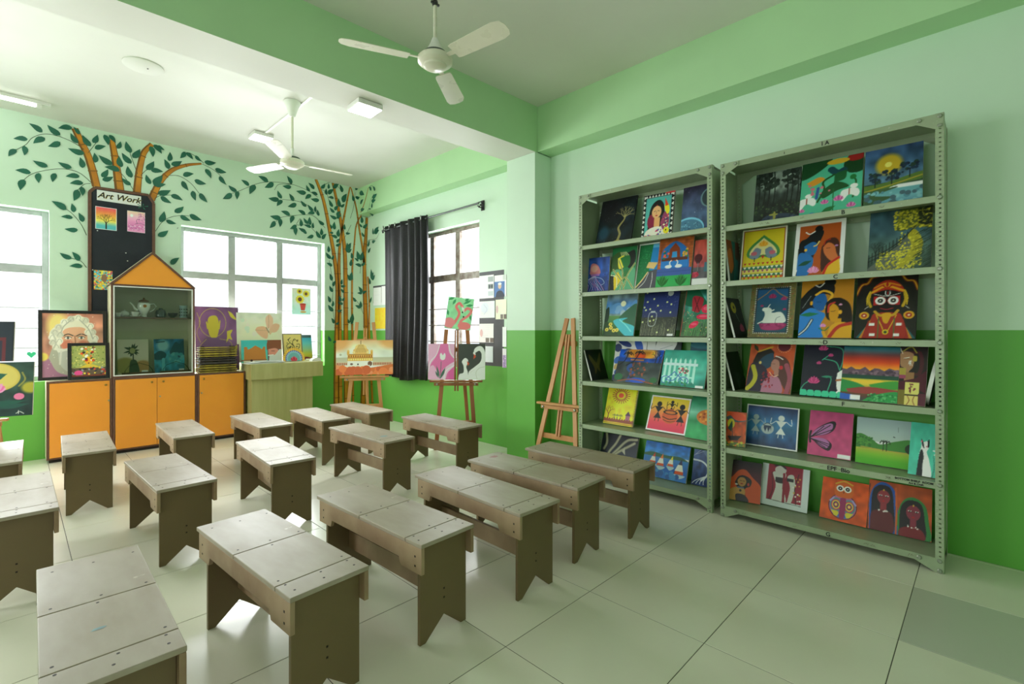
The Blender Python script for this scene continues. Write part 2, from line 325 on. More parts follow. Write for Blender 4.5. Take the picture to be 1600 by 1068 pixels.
@art
def darktree(c):
    c.g('0c1418', '141e26', '0e161c').n(.5).e(.3, .25, .25, .2, '2a1e26', soft=.8, al=.5).e(.2, .75, .1, .1, '24506a', soft=1, al=.7)
    c.s_([.62, .95, .66, .8, .6, .66, .72, .5, .74, .4], .07, '8f8550', .03)
    for a in (.5, .9, 1.4, 1.8, 2.3): c.br(.72, .45, .13, a, .018, 'a39a66', 2, .5)
    for k in range(8): c.s_([.62, .93, .3+.1*k, .99], .014, 'a89c58')
    c.d(40, 0, 1, 0, 1, .004, 'c8d0d0 80a0b0')
@art
def birdwoman(c):
    c.r(0, 0, 1, 1, '101010')
    for k in range(9):
        for (x, y, u, v) in ((.03, .06+k*.11, 1, 0), (.97, .06+k*.11, -1, 0)): c.p([x, y-.04, x+.07*u, y, x, y+.04], 'd8d8d0')
        c.p([.06+k*.1, .07, .1+k*.1, .01, .14+k*.1, .07], 'd8d8d0')
    c.r(.1, .08, .9, 1, '4fa6a0').b([.2, 1, .22, .5, .3, .25, .5, .15, .66, .25, .72, .5, .8, 1], '141010').e(.3, .62, .12, .16, '7d1438')
    c.r(.4, .55, .58, .75, 'd9a066'); face(c, .46, .42, .15, 'dda873'); c.e(.46, .27, .02, .015, 'b01c20')
    c.b([.1, 1, .15, .84, .35, .76, .6, .76, .88, .9, .9, 1], 'e0d8c8').d(40, .2, .85, .8, 1, .025, 'b01c50 3050a0 e8e0d0').b([.6, .7, .7, .45, .86, .5, .85, .78, .72, .85], '8a3a5a').d(30, .62, .86, .5, .8, .02, 'e8d8b0 303060 d04060')
    c.b([.72, .4, .7, .3, .76, .24, .84, .32, .86, .45, .8, .5], 'e8d020').p([.7, .12, .82, .3, .72, .32], 'd03818').e(.8, .86, .09, .07, 'e8d020').e(.79, .85, .02, .02, '101010').r(.7, .0, 1, .04, 'c83838').r(.1, .93, .2, 1, 'c82040')
@art
def planets(c):
    c.g('201a30', '2c3048', '38506e', '24304a').n(.4).e(.5, .5, .4, .25, '4a5c84', soft=.9, al=.5).d(60, 0, 1, 0, 1, .005, 'c8d0e0')
    c.e(.85, .3, .27, .2, '5c7c84').e(.87, .3, .24, .18, '28343c').e(.25, .92, .5, .25, '6fb4d0').e(.25, .94, .47, .23, '42708c').d(50, .0, .6, .76, 1, .02, '6aa0b8 507890 305470')
@art
def jelly(c):
    c.g('1c3c88', '2450a8', '1c3c94', '142c78').n(.3).d(30, 0, 1, 0, 1, .02, '2860b8 183070')
    for k in range(9):
        x = .3+k*.045; c.s_([.48, .5, x-.1, .65, x+.05*(k % 3-1), .8, x-.08+k*.03, .95], .016, 'a8b0e0' if k % 2 else 'c890c8')
    for k in (-1, 1): c.s_([.48, .55, .48+k*.25, .62, .48+k*.35, .74, .48+k*.22, .8], .014, 'b0c8f0')
    c.b([.28, .45, .32, .2, .45, .17, .6, .26, .68, .44, .58, .5, .4, .52], 'c8707c').e(.45, .32, .1, .08, 'e0a098', soft=.5).s_([.35, .5, .62, .5], .06, '9a60b0')
@art
def greenyellow(c):
    c.g('0c6030', '187848', '0c5828').b([0, .2, .3, .1, .6, .2, .5, .5, .2, .5, 0, .6], '2c5018').b([.25, .25, .5, .2, .6, .4, .4, .5, .3, .45], 'e0d038').b([.6, .15, .9, .1, .95, .35, .75, .5, .65, .4], '101410')
    c.b([.35, .25, .7, .2, .75, .4, .55, .48], '1c6c30').b([.0, .55, .3, .5, .6, .6, .95, .5, 1, 1, 0, 1], '58a078').p([0, .8, .3, .55, .5, .75, .2, 1, 0, 1], 'e0c020').p([0, .65, .12, .6, .2, 1, 0, 1], '101408').p([.5, .6, .75, .5, .7, .7, .55, .8], '2c7038')
    for q in ([.1, .5, .5, .8, .6, 1], [.3, .9, .6, .7, .95, .95], [.3, .3, .5, .6, .45, .95], [.95, .4, .7, .65, .6, .9]): c.s_(q, .05, 'e8e090').s_(q, .02, '202008')
    for k in range(5): c.s_([.35+k*.05, .12, .4+k*.07, .2], .02, 'd8d8a0')
    c.s_([0, .62, .25, .68, .3, .9], .03, 'f0e8c0')
@art
def road(c):
    c.r(0, 0, 1, 1, 'e8ece4').r(.06, .04, 1, 1, '1c7040').d(180, .07, .75, .05, .75, .014, '2c8c50 146030 38a060').p([.62, .04, 1, .04, 1, .62, .55, .6], '2880c0').r(.62, .05, 1, .12, '60b0d8').p([.5, .42, .9, .45, .75, .58, .42, .54], 'e0b878')
    c.b([.06, 1, .4, .7, .6, .62, 1, .62, 1, 1], '4c4c54').s_([.1, 1, .4, .85, .55, .65], .02, 'e8e8e0').s_([.7, .65, .72, .8, .68, 1], .02, 'e8e8e8').s_([.06, .95, .3, .8, .5, .64], .05, 'd8c080')
@art
def swans(c):
    c.r(0, 0, 1, 1, 'a05428').n(.25, 14)
    for k in range(12): c.s_([0, k*.06, 1, k*.06], .006, '70381c')
    c.b([.12, .7, .1, .3, .25, .15, .48, .07, .7, .15, .85, .3, .86, .7], '2468b0').p([.3, .42, .33, .22, .48, .1, .62, .22, .65, .42], '803818').p([.4, .42, .41, .28, .54, .28, .56, .42], '3890c8').r(.12, .4, .86, .46, '5c2c1c')
    c.d(14, .14, .3, .25, .42, .03, '1c6c50 e06040').d(14, .7, .85, .25, .42, .03, '2c7c40 e0a040').r(.1, .46, .87, .6, '2c78c4')
    for x, k in ((.33, 1), (.62, -1)): c.e(x, .58, .1, .035, 'f0f0f0').s_([x+k*.06, .57, x+k*.03, .5, x+k*.07, .46], .03, 'f0f0f0').e(x+k*.09, .465, .02, .01, 'd06030')
    c.r(0, .62, 1, .76, '3c58a0').s_([0, .68, 1, .68], .008, '203870').g('2c9c50', '38a858', y0=.76)
    for x in (.2, .72):
        for a in range(-3, 4): c.leafy(x, .98, x+a*.06, .72+abs(a)*.03, .035, '1c6028' if a % 2 else '2c7838')
@art
def wine(c):
    c.g('b04838', 'b85048', 'a04850', y1=.6).r(0, .6, 1, .84, '58545c').n(.2).e(.22, .4, .18, .09, '501820').p([.04, .4, .4, .4, .28, .52, .16, .52], '481620').s_([.22, .5, .22, .68], .03, '707078').e(.22, .7, .14, .02, '484850').e(.1, .76, .2, .06, 'b03048').d(20, 0, .3, .7, .82, .02, 'd05068 902038')
    c.r(.5, .5, .7, .7, '3c6878').r(.78, .35, 1, .8, '1c4038').r(0, .86, 1, 1, 'e4e6e2')
@art
def moonriver(c):
    c.g('8c9ca0', '7890a0', '4878b0', '4c88b8', '98b0b0', y1=.55).n(.3, 8).b([.1, .35, .4, .25, .7, .35, .95, .2, 1, .4, .5, .5, .1, .48], '5c90c8').d(10, .2, .9, .35, .5, .07, '7ca8d0 a0b8c8').e(.56, .28, .085, .065, 'e0e0b8')
    c.g('5c8c50', '3c6c38', '2c5030', y0=.55).b([.45, .6, .7, .42, 1, .3, 1, .75, .8, .72], '38644c').b([0, .4, .1, .35, .14, .55, .1, .7, 0, .75], '1c3428').b([.4, .62, .75, .6, .6, .68, 1, .8, 1, 1, .75, 1, .5, .85, .3, .68], '4cb8c8').s_([.5, .64, .7, .75, .9, .9], .03, '80d8e0')
    c.b([0, 1, 0, .7, .2, .72, .4, .88, .5, 1], '2c4828')
    for x, y in ((.22, .74), (.12, .86), (.25, .82), (.35, .88), (.45, .87)): c.e(x, y, .06, .042, 'e8cc58').e(x, y, .02, .014, '8c6020')
@art
def jar(c):
    c.g('141c48', '1c2c68', '20306c', '283058', y1=.6).g('30342c', '40443c', y0=.6).d(160, 0, 1, .6, 1, .006, '98987c 687058').e(.75, .09, .08, .06, 'a8b0b0').d(40, 0, 1, 0, .6, .005, 'a8b0c8')
    for i in range(60): x = c.R.rand(); c.s_([x, 1, x+.02, .65+.2*c.R.rand()], .005, '787c60')
    c.s_([.22, .5, .2, .6, .22, .75, .3, .79, .4, .76, .43, .62, .4, .5, .22, .5], .016, 'b0b8b8').r(.25, .46, .38, .49, 'b0b8b8')
    for x, y in ((.08, .06), (.3, .2), (.12, .26), (.05, .38), (.1, .44), (.22, .42), (.43, .35), (.68, .28), (.8, .33), (.53, .46), (.8, .5), (.8, .87), (.5, .92), (.3, .58), (.26, .68), (.36, .66), (.05, .7), (.3, .02)): c.e(x, y, .026, .02, 'c8d090')
    c.tag(.78, .95, .16, .045)
@art
def poppies(c):
    c.g('0c6c50', '50a0a0', '2c8068', '3c6048', '405840').n(.3).b([0, 0, .35, 0, .7, .3, 1, .3, 1, .42, .3, .4, 0, .3], '0c5c40').d(150, 0, 1, .45, 1, .012, '2c6838 b0b8a0 487850 c04060 d0a850')
    for i in range(50): x = c.R.rand(); c.s_([x, 1, x+.05, .6+.25*c.R.rand()], .01, '50884c')
    c.b([.28, .48, .25, .2, .4, .17, .58, .25, .5, .5], 'a02030').s_([.3, .2, .5, .5], .02, '401018').s_([.45, .2, .35, .5], .02, '401018')
    for x, y, a, b2 in ((.68, .44, .13, .09), (.63, .6, .2, .055), (.38, .76, .15, .06), (.93, .7, .1, .06)): c.e(x, y, a, b2, 'd02048', rot=-35 if x < .5 else 0).e(x, y-.01, a*.6, b2*.4, 'e85070')
    c.s_([.04, 0, .02, 1], .02, '902820')
@art
def cowskin(c):
    c.r(0, 0, 1, 1, 'e8ecec')
    for x, y, a, b2, k in ((.3, .08, .24, .07, '203880'), (.75, .12, .22, .09, '2c58b8'), (.1, .2, .12, .1, '283868'), (.5, .3, .18, .08, '1c2c60'), (.85, .35, .15, .1, '3064c0'), (.12, .5, .13, .08, '3468c0'), (.1, .66, .1, .06, 'c8a868'), (.15, .8, .1, .08, '2c50b0'), (.05, .95, .12, .05, '202c60'), (.4, .55, .2, .1, '2c58b8'), (.7, .7, .2, .1, '283868')): c.e(x, y, a, b2, k, rot=20*(x-y)*5)
@art
def palms(c):
    c.g('1448b0', '1c58c8', '2048a0', y1=.38).e(.52, .12, .28, .2, 'e89830', soft=.5).e(.5, .2, .12, .1, 'e85820').r(.4, .02, .8, .06, 'e8b058').r(0, .26, 1, .38, '20489c').r(.3, .3, .6, .34, 'd08048').g('303c40', '3c4440', y0=.38).n(.3)
    c.b([.3, .4, .4, .5, .3, .6, .45, .7, .35, .85, .6, 1, .3, 1, .35, .75, .25, .6], '2c4c90').e(.55, .92, .18, .08, '2850b8').d(25, .35, .7, .35, .8, .02, '985038 6c4038').s_([.1, .98, .45, .9, .9, .98], .02, '985030').e(.1, .85, .1, .1, '2c6840').e(.9, .88, .08, .08, '2c6038')
    for x, y, bx in ((.22, .12, .05), (.48, .08, .22)):
        c.s_([bx, .5, (x+bx)/2+.03, .35, x, y], .02, '181820')
        for a in range(7): c.s_([x, y, x+.08*math.cos(a*.9), y-.05*math.sin(a*.9), x+.12*math.cos(a*.9), y+.06], .016, '181820')
    for x in (.86, .94): c.br(x, .38, .09, 1.5, .02, '181c30', 3, .6)
@art
def swanback(c): c.r(0, 0, 1, 1, '343a3e').b([0, 0, .25, 0, .2, .4, .05, .5], 'dce0e0').b([.3, 0, .85, 0, .7, .3, .3, .4, .25, .2], 'e4e6e6').s_([.4, .2, .75, .1], .01, '909898').r(.0, .5, 1, 1, '40484a')
@art
def darkred(c): c.g('185060', '204858', '602c30', '301820').e(.4, .1, .4, .08, '286878').d(30, 0, 1, 0, 1, .05, '502830 1c3848')
@art
def bike(c):
    c.g('1c8878', '2c9c88', '48a894', '38988c', '1c7864').n(.2).e(.4, .4, .45, .35, '50b09c', soft=.6, al=.5)
    for k in range(7): x = .07+k*.11; c.p([x-.03, .9-.01*k, x-.025, .28, x, .22, x+.025, .28, x+.03, .9], 'a8dcd0')
    c.r(.02, .36, .8, .43, 'c0e4dc').r(.02, .72, .7, .76, 'a8dcd0')
    for x in (.12, .52):
        for t in range(12): c.s_([x+.11*math.cos(t*.524), .83+.1*math.sin(t*.524), x+.11*math.cos(t*.524+.524), .83+.1*math.sin(t*.524+.524)], .018, '3868a8')
    c.s_([.12, .83, .3, .6], .018, '3868a8').s_([.3, .6, .52, .83], .018, '3868a8').s_([.12, .83, .3, .83, .45, .6], .018, '3868a8').s_([.4, .58, .5, .55], .02, '384858').d(25, .38, .6, .48, .62, .02, 'b04858 e0d8c8 2c7050').d(30, 0, .6, .88, 1, .02, '2c8858 186848').tag(.8, .93, .17, .06)
@art
def sunwarli(c):
    c.r(0, 0, 1, 1, 'e0d018').n(.1)
    for k in range(22):
        a = k*2*math.pi/22
        for rr, w in ((.16, .03), (.24, .022)): c.s_([.47+rr*math.cos(a), .2+rr*.75*math.sin(a), .47+(rr+.05)*math.cos(a), .2+(rr+.05)*.75*math.sin(a)], w, 'a03820')
    c.e(.47, .2, .085, .065, 'e05028').r(0, .86, 1, .93, '8c4028').r(0, .94, 1, .98, 'c8a020').br(.14, .86, .13, 1.6, .03, '8c3828', 4, .5).r(.72, .72, .86, .86, 'a86878').p([.7, .72, .79, .6, .88, .72], '503050')
    for x in (.35, .45, .56): stick(c, x, .84, .12, '586040', .01)
    for k in range(12): c.p([k/12, .86, k/12+.04, .82, k/12+.08, .86], '8c4028')
    for k in range(30): c.r(.955, k/30, 1, k/30+.014, '503820').r(0, .965, 0+k/30, .97, '503820')
@art
def drums(c):
    c.g('d8c828', 'e8b840', 'e88040', 'd84050', 'c82850').fr(.035, 'f2f2ee')
    stick(c, .24, .72, .48, '202020', .014); stick(c, .56, .45, .3, '202020', .014); stick(c, .82, .76, .5, '202020', .014)
    c.e(.55, .55, .19, .2, 'c85830').e(.55, .44, .18, .06, '202020').e(.55, .44, .13, .04, 'c87030').s_([.38, .58, .55, .63, .72, .58], .02, '301810').s_([.4, .66, .55, .7, .7, .66], .012, '301810')
@art
def pumpkin(c):
    c.g('1c6848', '308c68', '78b8a0', '288050', '389c60', '2c8850').n(.1).e(.75, .48, .46, .18, 'b86828').d(60, .4, 1, .34, .62, .035, 'd09030 904018 c87828')
@art
def roots(c):
    c.g('0c1018', '182030', '101828')
    for q in ([.1, .5, .15, .3, .1, 0], [.2, .95, .25, .6, .4, .3, .5, 0], [.25, .8, .45, .5, .7, .15, .95, .08], [.3, .75, .55, .5, .9, .2]): c.s_(q, .07, '888468').s_(q, .03, 'b0ac90')
    c.p([.6, .5, .66, .35, .7, .6], 'b8b4a0')
@art
def boats(c):
    c.g('2868b8', '2c78c8', '3c88c8', y1=.36).n(.2, 14).b([0, .36, .2, .3, .5, .34, .8, .32, 1, .42, 1, .46, 0, .44], '285c40').g('2c78b8', '2460b0', '3070b8', y0=.42)
    for x, y, h, cl in ((.22, .62, .32, 'c83820'), (.4, .66, .36, 'e07828'), (.62, .62, .3, 'e0d028'), (.82, .8, .45, '303050')):
        c.p([x-h*.25, y, x+.03, y-h, x+h*.22, y], cl); c.p([x-h*.2, y-h*.2, x-h*.08, y-h*.6, x+h*.12, y-h*.6, x+h*.2, y-h*.2], 'e8e0d0'); c.p([x-h*.2, y, x-h*.18, y-h*.2, x+h*.2, y-h*.2, x+h*.22, y], 'd05020'); c.b([x-h*.3, y+.01, x, y+.12, x+h*.3, y+.02], 'a8c0c8')
    c.d(20, .3, .8, .8, .95, .05, '2c5898 3c80b8')
@art
def whitetree(c):
    c.g('3c5480', '2c4474', '24386c').n(.25).b([.3, 0, 1, .0, 1, .5, .7, .3], '506c90').s_([0, .3, .4, .33, .65, .5, .6, .7, .4, .85], .07, 'c8d0d8').s_([.65, .5, .9, .7], .12, '5c90a8')
    for k in range(4): c.s_([.6, .7, .2+.1*k, .85, .05+.15*k, .95], .025, 'd0d8e0')
    c.s_([.1, .15, .5, 0], .02, '90a0b8').s_([0, .2, .3, .0], .02, '90a0b8').e(.85, .2, .12, .2, 'c0ccd8')
@art
def forest(c):
    c.g('2c3834', '3c4844', '1c2420', '141c18').e(.55, .2, .3, .15, '78847c', soft=.8).n(.5, 12)
    for x in (.08, .2, .3, .42, .7, .8, .92): c.s_([x, .7, x+.03, .4, x, 0], .03, '101614').d(14, x-.1, x+.1, 0, .35, .04, '141c18 26302a')
    c.d(120, 0, 1, .65, .95, .02, '2c4028 3c5030 18241c').b([.1, 1, .3, .86, .6, .84, .9, .9, 1, 1], '283448').d(20, .3, .9, .9, .98, .03, '404c60 1c2838').e(.47, .88, .03, .09, '88863c').e(.45, .85, .1, .02, '88863c')
@art
def lotuscow(c):
    c.r(0, 0, 1, 1, '48a888').b([0, 0, .5, 0, .3, .2, 0, .3], '103c1c').b([.7, .1, 1, .05, 1, .3, .8, .32, .7, .2], '103818').e(.88, .05, .14, .07, '901818').e(.6, .07, .18, .05, 'c8a028').b([.1, .38, .3, .3, .4, .36, .2, .45], 'c88828')
    c.s_([.5, .2, .6, .28, .7, .25], .12, '103c48').s_([.3, .75, .4, .55, .38, .4, .55, .3], .035, '184818').leafy(.55, .45, .75, .25, .1, '145028').b([.33, .62, .45, .5, .6, .44, .75, .5, .78, .56, .6, .6, .4, .7], '144820').s_([.55, .55, .56, .95], .015, '185828').s_([.85, .4, .9, .5, .86, .75], .03, '185020').e(.85, .4, .05, .045, '186830')
    for x, y, k in ((.12, .72, 1), (.8, .66, -1)): c.b([x-.14, y+.04, x-.1, y-.05, x+.1, y-.06, x+.16, y+.02, x+.12, y+.09, x, y+.04, x-.1, y+.14], 'e8e4dc').s_([x, y-.06, x, y+.04], .02, '903820').e(x-k*.02+.05, y-.1, .06, .04, 'f0ece4')
    for x, y, w in ((.42, .8, .1), (.64, .78, .12), (.84, .92, .11), (.05, .9, .08)): c.lotus(x, y, w, 'b04888', 'd878b0')
    c.leafy(.35, .97, .6, .86, .05, '1c6430').e(.22, .97, .06, .04, '2c60b0').s_([.3, .5, .28, .68], .05, '2c4c90').d(8, .05, .6, .4, .6, .025, 'c06878').fr(.008, '103020')
@art
def moonblue(c):
    c.g('30486c', '38587c', '3c5c78', '48687c', y1=.62).n(.35, 9).e(.43, .3, .18, .14, 'b89c28', soft=.5).e(.42, .3, .06, .045, 'e0d468')
    c.g('183c38', '2c4430', y0=.6, y1=.66).b([0, .62, .4, .6, 1, .5, 1, .62, .6, .66, 0, .8], '506c2c').s_([0, .72, .5, .65, 1, .56], .03, '988c30').g('5c98a0', '68a0ac', '4c7c94', y0=.72).b([0, .72, .6, .7, .2, .8, .5, .86, 0, .95], '385434').d(40, 0, 1, .75, 1, .04, '4c8090 78acb4 405c68').e(.45, .97, .14, .03, 'a8a438')
    for x, y, w in ((.2, .52, .1), (.48, .5, .14), (.78, .42, .14)): c.d(26, x-w, x+w, y-.1, y+.06, .03, '182c44 20382c 101c30').s_([x, y, x, y+.14], .02, '101c20')
@art
def kalam(c):
    c.r(0, 0, 1, 1, 'd8d4c8').r(.035, .035, .965, .97, '902c28').r(.06, .05, .94, .95, 'c8b420').b([.5, .14, .2, .36, .14, .52, .3, .6, .5, .56, .7, .6, .86, .52, .8, .36], '3c7c3c').b([.5, .2, .26, .38, .2, .5, .3, .55, .5, .52, .7, .55, .8, .5, .74, .38], 'd0c488')
    c.lotus(.5, .36, .16, 'd89020', 'e0a838')
    for k in (-1, 1): c.b([.5+k*.04, .42, .5+k*.16, .38, .5+k*.25, .48, .5+k*.3, .56, .5+k*.15, .6, .5+k*.06, .52], '6c7c90').e(.5+k*.2, .49, .07, .04, 'b05868').s_([.5+k*.18, .58, .5+k*.18, .64], .02, '202020')
    c.p([.46, .54, .54, .54, .5, .6], 'b02818')
    for j, y in enumerate((.66, .74, .8, .88, .93)):
        c.r(.06, y, .94, y+.06, ['c8b420', '2c6850', 'd0c060', '2c6850', 'c8b420'][j])
        for k in range(9): c.p([.08+k*.1, y+.005, .15+k*.1, y+.005, .115+k*.1, y+.05], ['b02818', 'd8d4c0', '8c3860', 'd8d4c0', 'c03020'][j] if j % 2 == 0 or k % 2 else 'd8d4c0')
@art
def shiva1(c):
    c.r(0, 0, 1, 1, 'dfe0dc').r(.09, .07, .91, .98, 'a84c18').b([.09, .9, .1, .4, .25, .3, .4, .18, .58, .2, .5, .42, .42, .6, .3, .95, .09, .98], '101418').e(.48, .15, .08, .06, '101010').s_([.22, .19, .3, .23, .4, .19], .025, 'e8e8e0').b([.2, .45, .36, .38, .46, .42, .47, .52, .4, .62, .25, .6], '2060a0').b([.09, .98, .1, .6, .25, .58, .4, .68, .38, .85, .3, .98], '2468ac').e(.24, .52, .03, .025, 'e0a830').s_([.4, .46, .46, .44, .5, .38], .03, 'd8b868')
    c.b([.55, .5, .66, .36, .82, .35, .9, .5, .88, .9, .6, .95, .55, .7], '402018').b([.58, .5, .68, .42, .8, .48, .84, .6, .9, .75, .75, .75, .62, .62], 'c06838').s_([.6, .46, .63, .38, .72, .36], .02, 'a81c18').s_([.65, .52, .72, .52], .01, '401008').lotus(.84, .5, .05, 'b078b0').b([.91, .72, .7, .82, .6, .98, .91, .98], 'd8a828').s_([.9, .7, .7, .82, .62, .97], .05, 'b82418').lotus(.42, .94, .17, 'd070a8', 'e898c0', 9).leafy(.1, .8, .38, .72, .05, '104838')
@art
def yellowtree(c):
    c.g('304c58', '3c5c68', '445c54', '30443c').n(.25).b([.5, .0, 1, 0, 1, .35, .8, .32, .45, .35], '485428').d(260, .4, 1, .04, .34, .017, 'a8a028 c0b838 787820').d(40, .8, 1, 0, .3, .025, '202818')
    c.b([0, .95, .35, .7, .6, .48, .72, .36, .8, .5, .85, .65, .7, .85, .6, 1, 0, 1], '586058').d(260, .15, .75, .68, .98, .014, 'a8a028 c8c038').b([.62, .42, .74, .36, .86, .55, .84, .7, .72, .85, .5, .95, .68, .65], 'a09828').d(120, .5, .85, .4, .95, .015, 'c8c038 b0a830')
    for k in range(60): x = .7+.3*c.R.rand(); y = .4+.6*c.R.rand(); c.s_([x, y, x+.12, y-.06], .007, '1c2c1c')
    c.s_([0, .78, .3, .66, .55, .5, .75, .3], .014, '101614').s_([0, .84, .3, .71, .55, .55], .012, '101614')
    for k in range(12): x = .02+k*.055; y = .72-k*.03; c.s_([x, y, x, y+.18-k*.009], .014, '101614')
    for a in (1.1, 1.4, 1.8): c.br(.12, .7, .1, a, .01, '182420', 3, .5)
@art
def cowlotus(c):
    c.r(0, 0, 1, 1, '70683c').d(500, 0, 1, 0, 1, .012, '905030 4c6434 a08c50 6c3828').r(.12, .1, .88, .92, '101c24').r(.16, .13, .84, .9, '1c4860').g('24588c', '1c4c64', '204c5c', x0=.17, x1=.83, y0=.14, y1=.88)
    for k in range(18): c.r(.12+k*.0425, .1, .135+k*.0425, .115, 'e8e8e0').r(.12+k*.0425, .91, .14+k*.0425, .93, 'e8e8e0')
    for k in range(24): c.r(.115, .1+k*.034, .14, .117+k*.034, 'e8e8e0').r(.86, .1+k*.034, .885, .117+k*.034, 'e8e8e0')
    c.s_([.17, .32, .35, .22, .5, .13, .65, .22, .83, .3], .02, 'a07848')
    for x, y, w in ((.5, .3, .13), (.75, .34, .1), (.28, .45, .06), (.78, .52, .06)): c.lotus(x, y, w, '902858', 'a83868')
    c.b([.3, .74, .36, .6, .33, .5, .42, .46, .5, .5, .52, .56, .7, .55, .8, .64, .78, .74], 'd0d4d0').e(.36, .5, .07, .035, 'd8dcd8').s_([.42, .46, .46, .41], .02, 'd0d4d0').s_([.5, .53, .55, .51], .03, 'd0d4d0').s_([.22, .75, .4, .68], .03, 'd0d4d0').s_([.6, .74, .62, .66, .7, .63], .01, '506068').b([.24, .75, .82, .75, .72, .86, .34, .86], '8c2458').lotus(.5, .86, .0, '8c2458').d(16, .28, .78, .76, .8, .025, 'a83870').e(.5, .83, .2, .04, 'a03468')
@art
def couple(c):
    c.r(0, 0, 1, 1, 'b87c20').e(.55, .08, .11, .07, '101010').b([0, .35, .15, .2, .35, .1, .62, .12, .62, .3, .45, .28, .3, .5, .05, .62, 0, .6], '101418').s_([.28, .12, .36, .15, .44, .09], .022, 'e8e8e0').b([.22, .42, .3, .3, .46, .27, .52, .42, .44, .55, .3, .52], '1c5ca0').s_([.3, .28, .44, .22, .6, .28, .55, .4, .5, .5], .05, 'e8a830')
    c.b([0, .62, .2, .5, .36, .55, .5, .62, .42, .8, .5, .98, 0, 1], '2878c8').s_([.02, .95, .15, .85, .25, .7], .06, '283038').s_([.02, .95, .15, .85, .25, .7], .025, 'c8d0d8').e(.22, .42, .03, .035, 'e0a020').leafy(0, .62, .38, .6, .045, '147048').s_([.32, .4, .4, .41], .008, '0c2c50')
    c.b([.5, .42, .62, .35, .8, .36, .96, .5, 1, .9, .75, .75, .56, .7, .5, .6], '18100c').b([.56, .5, .64, .44, .74, .52, .74, .66, .66, .74, .58, .68], 'c88c18').s_([.55, .58, .56, .46, .66, .42], .035, 'b82c28').s_([.6, .57, .68, .56], .008, '301008').e(.77, .58, .035, .035, 'e0a028').lotus(.77, .47, .05, 'e098c0').r(.68, .68, .8, .8, 'c88c18')
    c.b([.55, .98, .62, .8, .8, .74, 1, .8, 1, 1, .55, 1], 'd09820').s_([.6, .98, .75, .82, .98, .76], .07, 'b02c20').lotus(.47, .82, .09, 'c878b8', 'd898c8').s_([.4, .84, .5, .88, .58, .82], .02, '1c7040').s_([.48, .9, .53, .99], .06, 'd09820').s_([.05, .5, .2, .3], .01, 'a0a8a8')
@art
def bigeyes(c):
    c.r(0, 0, 1, 1, '181814').s_([0, .3, .08, .15, .18, .12, .25, .03, .35, .01], .06, '803014').s_([0, .3, .08, .15, .18, .12, .25, .03, .35, .01], .018, 'c8a020').s_([1, .25, .93, .12, .82, .1, .75, .02], .05, '803014').s_([1, .25, .93, .12, .82, .1, .75, .02], .018, 'c8a020')
    c.b([.26, .3, .3, .18, .5, .08, .7, .14, .78, .28, .5, .24], 'a82c1c').s_([.27, .27, .5, .18, .77, .26], .045, 'd89820').s_([.3, .2, .5, .13, .72, .18], .03, 'd08018').lotus(.51, .2, .12, 'c89018', 'a82018', 5).b([.3, .3, .5, .24, .73, .3, .73, .5, .68, .58, .35, .58, .3, .5], '100c0c').r(.3, .34, .36, .48, 'a81c1c').r(.66, .34, .73, .48, 'a81c1c')
    for x in (.41, .62): c.e(x, .41, .095, .07, 'a81c1c').e(x, .41, .085, .063, 'ece8e0').e(x, .41, .045, .034, '100c0c').e(x, .41, .015, .012, 'e8e0d0')
    c.s_([.49, .26, .49, .31, .53, .33, .56, .31, .56, .26], .014, 'e0e0e0').s_([.525, .27, .525, .31], .014, 'a81c1c').s_([.42, .53, .52, .55, .62, .53], .02, '901c28').s_([.3, .3, .52, .34, .73, .3], .012, 'd8d8d0')
    for k in (-1, 1):
        x = .515+k*.28; c.s_([x, .28, x+k*.02, .4, x-k*.02, .5], .05, 'b89820').s_([x, .25, x+k*.05, .36, x+k*.04, .48], .015, 'd8b828').e(.515+k*.36, .64, .085, .06, 'c89820').e(.515+k*.36, .64, .05, .035, 'a02818').e(.515+k*.36, .64, .02, .014, 'e0d0b0')
        c.s_([.515+k*.3, .5, .515+k*.36, .54], .01, 'd8d8d0')
        for j, cc in enumerate(('1c5c60', 'b87820', '902018')): c.p([.515+k*(.22+.03*j), .7, .515+k*(.48-.05*j), 1, .515+k*.2, 1], cc)
    c.b([.25, 1, .28, .66, .4, .6, .64, .6, .77, .66, .8, 1], '98281c').s_([.33, .58, .42, .64, .62, .64, .7, .57], .05, 'b89020').s_([.36, .64, .45, .8, .52, .92, .6, .8, .68, .64], .018, 'c8a020').b([.44, .62, .52, .6, .6, .62, .56, .74, .52, .77, .47, .73], 'c8961c').e(.52, .9, .05, .04, 'c8b020').e(.52, .9, .025, .02, '1c3820').s_([.4, .68, .4, 1], .02, '486030').s_([.65, .68, .65, 1], .02, '486030')
    for x, y in ((.25, .76), (.68, .76), (.26, .92), (.65, .92)): c.r(x, y, x+.09, y+.04, 'e0dcd8')
